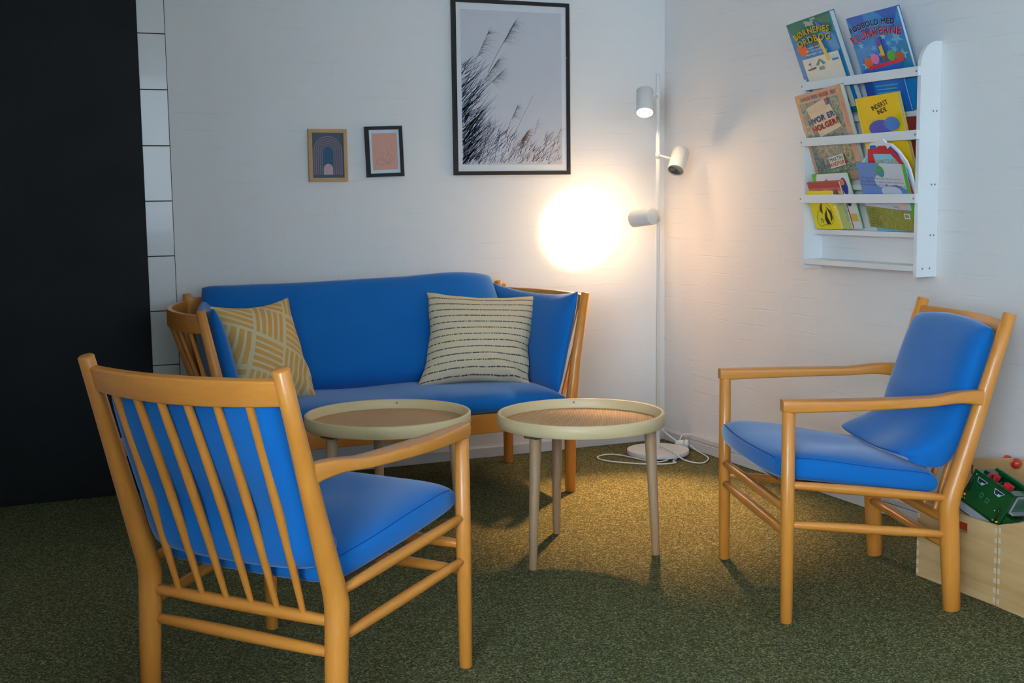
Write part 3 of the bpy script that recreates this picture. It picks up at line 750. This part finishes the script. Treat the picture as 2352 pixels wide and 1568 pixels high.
def book(row, yl, w, h, th, depth, tilt, label, cover, pages=None, spine=None, name='book', outline=None):
    zl, zr, xb = ROW[row]; ln = math.atan2(-.0835-xb, -(zr-zl)) ; ln = math.atan2(.0835+xb, zr-zl)
    X = Vector((0, -1, 0)); Z = Vector((-math.sin(ln), 0, math.cos(ln))); Y = Vector((math.cos(ln), 0, math.sin(ln)))
    o = Vector((xb, yl-w/2, zl+.0015))+Y*depth
    if depth: o.z = zl+.0015+Y.z*0; 
    M = Matrix(((X.x, Y.x, Z.x, o.x), (X.y, Y.y, Z.y, o.y), (X.z, Y.z, Z.z, o.z), (0, 0, 0, 1))) @ Matrix.Rotation(-tilt, 4, 'Y')
    if tilt: M = Matrix.Translation((0, 0, w/2*abs(math.sin(tilt)))) @ M
    root = empty(name, mat=M, label=label, cat='book', group="children's books in the wall rack")
    if outline:
        k = len(outline); cm = MB()
        cm.add([(x, 0, z) for x, z in outline]+[(x, th, z) for x, z in outline], [list(range(k)), list(range(k, 2*k))[::-1]]+[[i, k+i, k+(i+1) % k, (i+1) % k] for i in range(k)], smooth=False)
        cm.build('board', cover, root)
    else:
        MB().box((-w/2, 0, 0), (w/2, .0016, h), bev=.0006).build('cover', cover, root)
        MB().box((-w/2+.002, .0016, .002), (w/2-.003, th-.0016, h-.003)).build('pages', pages or C(214, 208, 190, .8), root)
        MB().box((-w/2, th-.0016, 0), (w/2, th, h), bev=.0006).build('back_cover', spine or cover, root)
        MB().box((-w/2-.0006, .0002, .0004), (-w/2+.002, th-.0002, h-.0004), bev=.0006).build('spine', spine or cover, root)
    return root, Print(lambda u, v, e: (u, -.0001-e, v))
# top row
root, p = book(1, -1.170, .260, .365, .022, 0, .075, 'thick blue and green book with yellow title, left of the top row', C(20, 128, 190), C(206, 204, 190, .8))
w, h = .13, .365; p.sq = squeeze(.365, .61)
p.poly([(-w, h), (w-.004, h), (w-.012, .235), (.02, .32), (-.02, .255), (-.05, .31), (-.095, .24), (-w+.015, .30)], C(10, 118, 96))
p.poly([(.01, h-.006), (.055, h-.03), (.10, .26), (.04, .29)], C(40, 70, 120)); p.poly([(-.03, .30), (.02, .30), (.025, .20), (.0, .17), (-.03, .22)], C(22, 84, 116))
p.poly([(.03, .34), (.12, .23), (.125, .14), (.08, .18)], C(70, 150, 205))
for i in range(12): p.disc((.005+rr.uniform(-.025, .03), .338+rr.uniform(-.018, .018)), .009, .008, C(170+rr.randint(-20, 20), 172, 150))
p.disc((-.078, .192), .028, .040, C(222, 96, 28), .3)
sh = C(20, 60, 70); ye = C(250, 220, 20)
p.text('BØRNENES', (.0038, .272), .050, sh, arc=.75, sx=.78, bold=.0014); p.text('BØRNENES', (0, .275), .050, ye, arc=.75, sx=.78, bold=.0012)
p.text('ORDBOG', (.0038, .221), .054, sh, arc=.65, sx=.78, bold=.0014); p.text('ORDBOG', (0, .224), .054, ye, arc=.65, sx=.78, bold=.0012)
wt = C(238, 240, 240)
p.text('mere end', (-.012, .190), .017, wt); p.text('400 forskellige', (-.008, .172), .017, wt); p.text('tegninger og ord', (-.006, .154), .017, wt)
p.rect((-.098, -.20), (.115, .137), C(226, 222, 206))
p.poly([(-.085, .073), (-.028, .080), (-.034, .066), (-.080, .064)], C(84, 70, 60)); p.stroke([(-.058, .078), (-.056, .112)], .0016, C(70, 60, 60)); p.poly([(-.072, .10), (-.058, .112), (-.055, .092)], C(52, 84, 120))
for k in (-1, 1): p.poly([(.0, .122), (.0+k*.030, .088), (.0+k*.014, .080), (.0, .105)], C(90, 140, 124))
p.rect((-.016, .052), (.016, .074), C(108, 156, 148))
p.disc((.088, .105), .022, .022, C(200, 214, 216)); p.rect((.070, .088), (.106, .100), C(50, 120, 190))
p.poly([(.022, .235), (.040, .235), (.062, .10), (.044, .095)], C(240, 200, 90))
p.sq = None; p.rect((-.095, .070), (-.055, .100), C(238, 216, 60)); p.disc((.035, .085), .036, .030, C(176, 96, 40)); p.disc((.07, .05), .020, .028, C(60, 40, 44)); p.disc((.075, .05), .012, .018, C(220, 222, 220))
p.rect((-.12, .0), (.12, .009), C(46, 120, 40))
p.build('cover_print', root)
root, p = book(1, -1.480, .262, .345, .013, .010, .035, 'large blue book with red curved title and stars, right of the top row', C(20, 136, 204), None, C(0, 120, 190))
w, h = .131, .345; p.sq = squeeze(.345, .70)
lb = C(70, 176, 222); db = C(10, 96, 186)
p.poly([(-w, h), (-.05, h), (-.02, .24), (-.10, .28)], db); p.poly([(.02, h), (w, h), (.09, .25), (.06, .30)], db); p.poly([(-w, 0), (-.07, 0), (-.10, .14)], db); p.poly([(.05, 0), (w, 0), (w, .16), (.09, .20)], C(0, 130, 176)); p.poly([(-.02, .05), (.05, .05), (.03, .22), (-.01, .22)], db)
for x, y, s_ in ((-.03, .175, .020), (.045, .185, .018), (.09, .20, .034), (-.055, .145, .016), (.065, .15, .022), (.0, .20, .014), (-.09, .10, .028), (.10, .12, .030), (-.01, .14, .012), (-.09, .20, .018), (.03, .22, .016)): p.star((x, y), s_, rr.choice((lb, C(120, 190, 222), C(90, 172, 216))), rr.random())
nav = C(14, 22, 74)
p.text('FODBOLD MED', (-.010, .283), .036, C(190, 218, 238), arc=.62, sx=.86, bold=.0022); p.text('FODBOLD MED', (-.010, .284), .036, nav, arc=.62, sx=.86, bold=.0015)
p.text('FLUNKERNE', (-.002, .232), .055, C(150, 195, 225), arc=.72, sx=.78, bold=.0026); p.text('FLUNKERNE', (-.002, .233), .055, C(232, 40, 62), arc=.72, sx=.78, bold=.0016)
p.poly([(-.006, .205), (.010, .205), (.016, .125), (-.002, .125)], C(228, 178, 20)); p.disc((-.0, .200), .014, .020, C(96, 70, 160)); p.disc((.008, .120), .013, .012, C(130, 66, 36))
for x, c_ in ((-.075, C(224, 104, 40)), (-.038, C(226, 116, 176)), (.045, C(72, 168, 44)), (.085, C(170, 84, 52))): p.disc((x, .125 if abs(x) < .06 else .112), .021, .026, c_)
p.poly([(-.085, .075), (.095, .088), (.098, .104), (-.080, .092)], C(226, 26, 56)); p.poly([(-.09, .0), (.06, .0), (.09, .088), (-.08, .075)], C(16, 96, 190))
p.build('cover_print', root)
root, p = book(1, -1.487, .200, .120, .008, 0, .0, 'small plain bright blue book with a block of tiny text, below the top rail', C(0, 112, 206))
for i in range(6): p.rect((-.045+rr.uniform(-.008, .01), .095-i*.0125), (.062+rr.uniform(-.01, .012), .0985-i*.0125), C(80, 190, 200))
p.poly([(-.10, .12), (-.055, .12), (-.06, .0), (-.10, 0)], C(10, 76, 160)); p.build('cover_print', root)
# middle row
root, p = book(2, -1.185, .273, .340, .018, 0, .095, 'large pink-bordered book with a cream envelope on a crowded cover, middle row left', C(206, 160, 130), None, C(150, 180, 180))
w, h = .1365, .340
m_, nt, b = nodes('tiny_crowd_print'); v = coords(nt, (1, 1, 1))
vo = N(nt, 'ShaderNodeTexVoronoi', Scale=150, Randomness=1); L(nt, v, vo.inputs['Vector'])
sxx = N(nt, 'ShaderNodeSeparateColor'); L(nt, vo.outputs['Color'], sxx.inputs[0])
cc = ramp(nt, sxx.outputs[0], ((.0, (.03, .04, .04)), (.28, (.10, .28, .27)), (.45, (.24, .25, .18)), (.6, (.30, .55, .50)), (.8, (.16, .20, .15)), (.9, (.55, .07, .09)), (1., (.72, .62, .12))))
nn = noise(nt, v, 260, 2); L(nt, mixc(nt, math_(nt, 'MULTIPLY', nn, .6), cc, (.16, .20, .17)), b.inputs['Base Color']); b.inputs['Roughness'].default_value = .4
p.rect((-w+.018, .032), (w-.028, h-.034), m_)
g_ = C(128, 120, 128); rd = C(206, 70, 62)
for t_, x_, c_ in (('KAN', -.088, g_), ('DU', -.058, rd), ('FINDE', -.022, g_), ('HOLGER', .035, rd), ('HER?', .090, g_)): p.text(t_, (x_, h-.026), .020, c_, sx=.66, bold=.0006)
for x_ in (-.116, .118): p.star((x_, h-.020), .011, C(244, 200, 50))
p.sq = squeeze(.34, .76)
p.text('LIGE ET HUNDT', (w-.015, .20), .016, rd, rot=-math.pi/2)
e0 = [(-.085, .268), (.045, .300), (.088, .150), (-.045, .120)]
p.poly(e0, C(226, 200, 166))
for i in range(4): p.disc((-.062+i*.030, .247+i*.006), .012, .014, C(190, 176, 140)); p.disc((-.062+i*.030, .247+i*.006), .0108, .0128, C(226, 200, 166)); p.text('SØSØ'[i], (-.062+i*.030, .242+i*.006), .014, C(170, 160, 130))
p.poly([(.030, .292), (.050, .296), (.058, .266), (.038, .262)], C(78, 74, 124)); p.disc((.044, .279), .006, .011, C(196, 72, 50))
p.text('HVOR ER', (-.008, .196), .036, C(30, 34, 50), rot=.14, bold=.0020); p.text('HVOR ER', (-.009, .197), .036, C(70, 104, 168), rot=.14, bold=.0012)
p.text('HOLGER?', (.006, .160), .036, C(50, 20, 24), rot=.14, bold=.0020); p.text('HOLGER?', (.005, .161), .036, C(206, 34, 44), rot=.14, bold=.0012)
p.sq = None; p.poly([(-.030, .092), (.058, .098), (.060, .056), (-.028, .050)], C(60, 60, 50)); p.poly([(-.032, .094), (.056, .100), (.058, .058), (-.030, .052)], C(230, 226, 200))
p.text('MARTIN', (.012, .079), .020, C(40, 110, 160), rot=.05, bold=.0006); p.text('HANDFORD', (.013, .061), .020, C(190, 50, 50), rot=.05, bold=.0006)
for i in range(20):
    a = 2*math.pi*i/20; 
p.stroke([(.085+.016*math.cos(2*math.pi*i/20), .105+.026*math.sin(2*math.pi*i/20)) for i in range(21)], .003, C(220, 214, 40), up=True, taper=False)
p.build('cover_print', root)
root, p = book(2, -1.502, .218, .305, .013, 0, .03, 'bright yellow hardback with black hand-lettered title on the middle row right', C(244, 200, 6), C(176, 168, 150, .8), C(240, 190, 10))
bk = C(20, 20, 16); p.sq = squeeze(.305, .68)
p.text('INDERST', (.012, .245), .033, bk, rot=.28, sx=.66, bold=.0009); p.text('INDE', (.018, .216), .033, bk, rot=.28, sx=.66, bold=.0009)
p.poly([(-.109, 0), (-.100, 0), (-.100, .305), (-.109, .305)], C(250, 212, 40))
for i in range(60): p.disc((rr.uniform(-.07, .02), rr.uniform(.155, .20)-abs(rr.gauss(0, .01))), .0012, .0012, C(90, 90, 110), n=6)
p.disc((.0, .145), .058, .040, C(30, 66, 176)); p.poly([(.010, .165), (.045, .175), (.040, .150)], C(120, 60, 160)); p.disc((.062, .160), .038, .034, C(20, 120, 200))
p.sq = None; p.disc((.03, .06), .06, .04, C(236, 190, 40)); p.disc((-.02, .09), .05, .02, C(150, 80, 130))
p.build('cover_print', root)
root, p = book(2, -1.585, .170, .225, .008, .015, -.02, 'dark red book mostly hidden behind the yellow hardback', C(120, 30, 26))
# bottom row
root, p = book(3, -1.228, .198, .214, .010, .0175, .02, 'white board book with green corner, rearmost left on the bottom row', C(226, 228, 232), None, C(60, 160, 30))
p.poly([(-.099, .214), (-.070, .214), (-.072, .206), (-.080, .200), (-.084, .165), (-.099, .165)], C(76, 180, 40)); p.disc((-.022, .186), .009, .008, C(190, 140, 40)); p.rect((-.06, .160), (.055, .168), C(66, 120, 190))
p.disc((.072, .165), .017, .032, C(16, 60, 150)); p.disc((.064, .180), .013, .012, C(240, 150, 50)); p.disc((.070, .1), .012, .012, C(30, 60, 80)); p.poly([(.05, .12), (.075, .115), (.065, .10)], C(30, 150, 190)); p.rect((.06, .03), (.095, .06), C(220, 190, 80)); p.build('cover_print', root)
root, p = book(3, -1.197, .186, .184, .008, .0085, .02, 'picture book with a dark red band and small figures, behind the yellow notebook', C(196, 204, 130), None, C(150, 30, 60))
p.rect((-.093, .152), (.093, .184), C(164, 48, 62)); p.rect((-.093, .146), (.093, .160), C(200, 100, 100))
for x_, c_ in ((-.06, C(120, 150, 50)), (-.03, C(40, 110, 120)), (.005, C(190, 170, 60)), (.045, C(40, 110, 110)), (.065, C(190, 50, 60))): p.disc((x_, .143), .010, .013, c_)
p.text('Andrea', (.080, .070), .026, C(60, 170, 190), rot=-math.pi/2); p.disc((.076, .125), .009, .011, C(60, 60, 130)); p.build('cover_print', root)
root, p = book(3, -1.183, .149, .149, .008, 0, .0, 'small yellow spiral notebook with black drawn animal shapes, front of the bottom row left', C(246, 224, 0))
ln_ = lambda P_, w_=.0016: p.stroke([(x, y) for x, y in P_], w_, bk, taper=False)
p.k += 1
ln_(smooth([(-.055, .028, 0), (-.040, .012, 0), (-.015, .018, 0), (.02, .020, 0), (.045, .040, 0), (.048, .075, 0), (.03, .10, 0), (0, .105, 0), (-.02, .08, 0), (-.045, .055, 0), (-.055, .028, 0)], 5) and [(v[0], v[1]) for v in smooth([(-.055, .028, 0), (-.040, .012, 0), (-.015, .018, 0), (.02, .020, 0), (.045, .040, 0), (.048, .075, 0), (.03, .10, 0), (0, .105, 0), (-.02, .08, 0), (-.045, .055, 0), (-.055, .028, 0)], 5)])
p.poly([(.0, .020), (.022, .022), (.012, .05), (.018, .08), (.0, .06), (-.006, .04)], bk); p.poly([(.026, .030), (.042, .045), (.044, .070), (.030, .082), (.018, .09), (.03, .06)], bk); p.poly([(-.02, .085), (-.008, .10), (.004, .112), (-.004, .085), (-.010, .06), (-.02, .07)], bk)
p.disc((-.025, .035), .007, .008, bk); p.disc((-.025, .035), .004, .005, wt)
for i in range(7): ln_([(-.05+i*.008, .125+.008*math.sin(i*2)), (-.044+i*.008, .108-.006*math.sin(i))]); ln_([(.02+i*.005, .13-.006*math.sin(i*3)), (.028+i*.005, .110)])
for i in range(9): p.rect((.068, .010+i*.015), (.0745, .018+i*.015), C(235, 235, 230))
p.build('cover_print', root)
pts = [(-.15, .0), (.15, .0), (.15, .225), (.142, .255), (.118, .29), (.085, .318), (.058, .322), (.045, .338), (.010, .330), (-.035, .325), (-.050, .312), (-.062, .290), (-.105, .262), (-.135, .248), (-.150, .235), (-.152, .19), (-.140, .16)]
root, p = book(3, -1.497, .268, .33, .007, .0095, 0, 'large cut-out board book with a red and sky-blue telephone shape, behind the green-spined one', C(226, 232, 236), outline=[(x*.885, z*.98) for x, z in pts])
sc_ = lambda P_: [(x*.885, z*.98) for x, z in P_]
p.poly(sc_([(-.130, 0), (.14, 0), (.142, .225), (.112, .275), (.08, .298), (-.055, .298), (-.10, .252), (-.135, .238), (-.142, .19)]), C(120, 190, 216))
p.poly(sc_([(-.045, .298), (-.035, .318), (-.005, .318), (.01, .300)]), C(20, 80, 190)); p.poly(sc_([(.055, .300), (.08, .312), (.110, .285), (.118, .262), (.08, .27)]), C(20, 80, 190))
for i in range(3): p.disc(((.014+i*.015)*.93, .318*.93), .011, .014, C(196, 34, 44))
p.poly(sc_([(-.100, .19), (-.052, .306), (.085, .302), (.128, .250), (.145, .08), (.118, .07), (.104, .248), (.07, .284), (-.030, .288), (-.030, .15), (-.06, .15)]), C(206, 26, 40))
p.poly(sc_([(-.028, .287), (.07, .283), (.103, .246), (.115, .10), (-.028, .12)]), C(130, 206, 232)); p.text('DEN STORE', (.030, .246), .021, C(240, 190, 40), sx=.9, bold=.0005)
p.poly(sc_([(-.075, .20), (-.050, .25), (-.046, .16), (-.065, .16)]), C(60, 30, 34)); p.build('cover_print', root)
root, p = book(3, -1.595, .15, .150, .006, .0175, 0, 'turquoise book peeking out behind the right edge of the green-spined one', C(40, 180, 206))
p.text('AL', (.058, .11), .030, C(20, 110, 160)); p.build('cover_print', root)
root, p = book(3, -1.493, .245, .240, .008, 0, -.06, 'board book with sky and grass cover and green spine, bottom row right', C(96, 140, 204), None, C(80, 190, 30))
p.poly([(.0, .24), (.110, .24), (.110, .15), (.06, .165), (.02, .16), (.0, .18), (.01, .205), (-.02, .225)], C(206, 212, 222)); p.disc((-.015, .175), .028, .022, C(196, 208, 224)); p.disc((.03, .14), .05, .02, C(190, 204, 222))
p.rect((-.1225, .075), (.110, .120), C(202, 206, 220)); 
m_, nt, b = nodes('grass_photo_print'); v = coords(nt, (300, 1, 40)); nn = noise(nt, v, 1, 3); L(nt, ramp(nt, nn, ((.3, (.16, .19, .02)), (.7, (.42, .44, .10)))), b.inputs['Base Color']); b.inputs['Roughness'].default_value = .4
p.poly([(-.1225, .0), (.110, .0), (.110, .072), (-.1225, .080)], m_); p.rect((.108, 0), (.1228, .24), C(70, 190, 20))
p.sq = squeeze(.24, .72, .116); p.disc((-.005, .200), .020, .030, C(60, 170, 70), .15); p.disc((-.002, .187), .012, .011, C(50, 140, 200), .3); p.disc((-.010, .205), .007, .006, C(50, 140, 200), .3)
dk = C(40, 50, 80)
for i, t_ in enumerate(('En rigtig god måde at lære dit barn om hvor', 'hvor fødevarerne i supermarkedet kommer fra', 'Men hvor kommer de fra? Og hvad er de lavet af')): p.text(t_, (-.005, .160-i*.017), .0125, dk, sx=.80)
for i, t_ in enumerate(('Illustreret af',)): p.text(t_, (.030, .100), .011, dk)
p.text('Forlag', (.036, .082), .011, dk)
for i in range(11): p.rect((-.112, .070-i*.0062), (-.055+rr.uniform(-.015, .012), .0712-i*.0062), C(60, 66, 30))
p.disc((.073, .093), .014, .013, C(230, 190, 170)); p.disc((.050, .108), .004, .004, C(220, 50, 70)); p.rect((.070, .045), (.098, .064), C(236, 238, 236))
for i in range(9): p.rect((.074+i*.0023, .049), (.0752+i*.0023, .061), bk)
p.build('cover_print', root)

# ------------------------------------------------------------ toy crates
def crate(y0, y1, x0, x1, H, label, slope=0, slot=None, rz=0):
    piv = Vector((x0, y1, 0))
    root = empty('toy_crate', piv, rz, label, 'crate', 'wooden toy crates by the right wall')
    l = lambda x, y, z: Vector((x, y, z))-piv; th = .010
    top = lambda y: H+slope*(y1-y)
    f = MB()
    def wallx(x, nm):
        mb = MB()
        def slab(a, b, za0, za1, zb0, zb1):
            vs = [l(x, a, za0), l(x, b, zb0), l(x, b, zb1), l(x, a, za1), l(x+th, a, za0), l(x+th, b, zb0), l(x+th, b, zb1), l(x+th, a, za1)]
            mb.add(vs, [[0, 1, 2, 3], [7, 6, 5, 4], [0, 4, 5, 1], [1, 5, 6, 2], [2, 6, 7, 3], [3, 7, 4, 0]], smooth=False)
        if slot and nm == 'near_panel':
            a, b, z0, z1 = slot
            slab(y0, a, 0, top(y0), 0, top(a)); slab(b, y1, 0, top(b), 0, top(y1)); slab(a, b, 0, z0, 0, z0); slab(a, b, z1, top(a), z1, top(b))
        else: slab(y0, y1, 0, top(y0), 0, top(y1))
        if nm == 'near_panel':
            mb.m = [mb.mi(crateW)]*len(mb.f); n = 8
            for y, d in ((y0, 1), (y1, -1)):
                hh = top(y)
                for i in range(n):
                    z = (i+.5)/n*hh; ya, yb = sorted((y+d*.0002, y+d*.009)); mb.box(l(x0-.0006, ya, z-hh/n*.25), l(x0+.002, yb, z+hh/n*.25), crateE)
        return mb.build('side_panel', crateW, root)
    a = wallx(x0, 'near_panel'); wallx(x1-th, 'far')
    MB().box(l(x0+th, y0, 0), l(x1-th, y0+th, top(y0)-.001)).build('end_panel', crateW, root)
    MB().box(l(x0+th, y1-th, 0), l(x1-th, y1, top(y1)-.001)).build('end_panel', crateW, root)
    MB().box(l(x0+th, y0+th, .008), l(x1-th, y1-th, .014)).build('bottom_panel', crateW, root)
    return root
crate(-2.500, -2.182, -.408, -.095, .226, 'plain wooden crate with an oval hand hole behind the right armchair', slot=(-2.386, -2.296, .176, .206))
crate(-2.86, -2.506, -.410, -.095, .231, 'wooden crate with dark-figured grain cut by the right edge of the picture', slope=-.32*-1, rz=0)
bpy.data.objects['toy_crate.001'].rotation_euler = (0, 0, -.05)

# pale wooden toy standing against the wall, with red knobs
bd = MB()
def slab_poly(mb, pts, x0, x1, o):
    k = len(pts); mb.add([(x0-o[0], y-o[1], z-o[2]) for y, z in pts]+[(x1-o[0], y-o[1], z-o[2]) for y, z in pts], [list(range(k))[::-1], list(range(k, 2*k))]+[[i, (i+1) % k, k+(i+1) % k, k+i] for i in range(k)], smooth=False)
o_ = Vector((-.045, -2.10, 0))
root = empty('toy_board', o_, 0, 'pale wooden toy board with red ball knobs behind the green toy vehicle', 'toy')
slab_poly(bd, [(-1.93, 0), (-2.27, 0), (-2.27, .330), (-2.19, .322), (-2.01, .289), (-1.975, .235), (-1.94, .16)], -.045, -.033, o_)
bd.build('board', paleW, root)
MB().box(Vector((-.0458, -2.024, .238))-o_, Vector((-.0445, -2.016, .270))-o_, bev=.0005).build('slot', flat('slot_shade', (.20, .11, .05), .8), root)
redM = flat('red_lacquer', (.52, .035, .015), .25, coat=.4)
for y, z, x in ((-2.219, .313, -.062), (-2.138, .304, -.018)):
    m_ = Matrix.Translation(Vector((x, y, z))-o_); prof = [(.0165*math.sin(math.pi*k/16), -.0165*math.cos(math.pi*k/16)) for k in range(17)]
    MB().lathe(prof, n=28, M=m_).build('knob', redM, root)

# green toy vehicle tipped into the crates
def toy():
    ax = Vector((.16718, -.90460, -.39210)).normalized(); az0 = Vector((.24186, -.34792, .90579)); ay = az0.cross(ax).normalized(); az = ax.cross(ay)
    BR = Vector((-.3728, -2.4644, .2114))
    c = BR-ax*.07+ay*.06
    M = Matrix(((ax.x, ay.x, az.x, c.x), (ax.y, ay.y, az.y, c.y), (ax.z, ay.z, az.z, c.z), (0, 0, 0, 1)))
    root = empty('toy_vehicle', mat=M, label='dark green open-topped toy vehicle with red seats tipped into the wooden crate', cat='toy')
    gr = flat('green_plastic', (.003, .070, .014), .3, coat=.3); gd = flat('dark_green_plastic', (.004, .035, .016), .5); sv = flat('grey_plastic', (.28, .30, .32), .4); bkp = flat('black_plastic', (.01, .01, .011), .3); rp = flat('red_plastic', (.60, .015, .03), .35); yl = flat('yellow_lamp', (.85, .42, .02), .3)
    b = MB(); A, Bd, H = .07, .06, .1014
    b.box((-A, -Bd, 0), (A, -Bd+.005, H), bev=.0015); b.box((-A, Bd-.005, 0), (A, Bd, H), bev=.0015)
    b.box((-A, -Bd+.004, 0), (-A+.006, Bd-.004, H), bev=.001); b.box((A-.006, -Bd+.004, 0), (A, Bd-.004, H), bev=.001); b.box((-A, -Bd, 0), (A, Bd, .006))
    # top deck with an opening
    b.box((-A, -Bd, H-.004), (A, -Bd+.014, H+.001)); b.box((-A, Bd-.016, H-.004), (A, Bd, H+.006), bev=.001); b.box((-A, -Bd+.014, H-.004), (-A+.038, Bd-.016, H+.001)); b.box((A-.026, -Bd+.014, H-.004), (A, Bd-.016, H+.001))
    b.box((-A+.02, Bd-.03, H), (A, Bd-.012, H+.012), bev=.004)
    b.build('body', gr, root)
    MB().box((-A+.007, -Bd+.006, .02), (A-.007, Bd-.006, .045)).build('cabin_floor', gd, root)
    MB().box((-A-.03, -Bd+.012, -.03), (A+.05, Bd-.01, 0), bev=.003).build('chassis', gd, root)
    MB().box((-A+.004, -Bd-.002, -.022), (A-.030, -Bd+.012, -.001), bev=.001).build('side_step', sv, root)
    for x, y in ((-A+.052, -Bd+.022), (A-.040, -Bd+.022)):
        s = MB(); q = .011
        for a_, c_ in (((-q, -q), (q, -q+.002)), ((-q, q-.002), (q, q)), ((-q, -q), (-q+.002, q)), ((q-.002, -q), (q, q))): s.box((x+a_[0], y+a_[1], .05), (x+c_[0], y+c_[1], H+.012))
        s.box((x-q, y-q, .05), (x+q, y+q, H+.002)); s.build('seat', rp, root)
    lv = MB(); lv.tube([(-A+.050, -Bd+.018, .08), (-A+.052, -Bd+.008, H+.012)], .003, 8); lv.tube([(A-.058, -Bd+.02, .08), (A-.060, -Bd+.012, H+.008)], .003, 8); lv.box((-A+.018, -Bd+.018, H), (-A+.028, -Bd+.030, H+.008)); lv.build('lever', bkp, root)
    for cx_ in (-A+.037, A-.044):
        wq = Print(lambda u, v, e: (u, -Bd-.0003-e, v))
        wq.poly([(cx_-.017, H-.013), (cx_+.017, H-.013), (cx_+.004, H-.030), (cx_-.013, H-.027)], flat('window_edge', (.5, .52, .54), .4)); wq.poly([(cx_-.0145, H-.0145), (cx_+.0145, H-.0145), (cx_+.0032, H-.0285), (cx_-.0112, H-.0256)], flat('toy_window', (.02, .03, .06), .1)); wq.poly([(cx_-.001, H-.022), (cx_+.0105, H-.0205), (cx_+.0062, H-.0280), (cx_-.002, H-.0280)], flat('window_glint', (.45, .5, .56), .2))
        wq.build('side_window', root)
    for x, z in ((-A+.012, .058), (A-.014, .030)):
        MB().tube(smooth([(x-.004, -Bd, z+.016), (x-.004, -Bd-.006, z+.015), (x, -Bd-.007, z), (x+.002, -Bd-.006, z-.015), (x+.002, -Bd, z-.016)], 4), .0026, 8).build('door_handle', bkp, root)
    for x, z in ((A-.010, .010), (-A+.008, .022), (-A+.004, .010)): MB().tube([(x, -Bd+.001, z), (x, -Bd-.003, z)], .0038, 12).build('side_lamp', yl, root)
    MB().tube([(A, -Bd+.02, .016), (A+.003, -Bd+.02, .016)], .0042, 12).build('side_lamp', yl, root)
    d = Print(lambda u, v, e: (u, -Bd-.0003-e, v)); g3 = flat('decal_grey', (.10, .28, .22), .5)
    for x, z in ((-.016, .048), (.006, .044)):
        d.rect((x-.005, z-.007), (x+.005, z+.007), g3); d.rect((x-.0038, z-.0055), (x+.0038, z+.0055), gr)
    for x, z in ((-A+.012, H-.010), (-A+.010, .052), (-A+.014, .012), (A-.030, .034), (A-.022, .008)): d.rect((x-.002, z-.002), (x+.002, z+.002), flat('decal_pale', (.3, .45, .42), .5))
    d.build('decal', root)
    ws = MB(); X_ = A+.001
    ws.box((X_-.001, -Bd+.016, .045), (X_+.014, Bd-.016, .050), sv); ws.box((X_-.001, -Bd+.016, H-.006), (X_+.006, Bd-.016, H-.002), sv)
    ws.box((X_-.001, -Bd+.016, .045), (X_+.003, -Bd+.019, H-.002), sv); ws.box((X_-.0005, -Bd+.018, .048), (X_+.001, Bd-.018, H-.004), flat('windscreen', (.05, .16, .10), .1))
    ws.build('windscreen', None, root)
    MB().box((A, -Bd+.006, .004), (A+.055, Bd-.006, .036), bev=.003).build('bonnet', gr, root)
toy()
# other toys in the near crate
blk = MB().box((-.016, -.03, 0), (.016, .03, .03), bev=.003).build('toy_block', rp2 if False else redM); blk.location = (-.372, -2.352, .172); blk.rotation_euler = (.3, .2, .4)
tag(blk, 'red toy block seen through the hand hole of the crate', 'toy block')
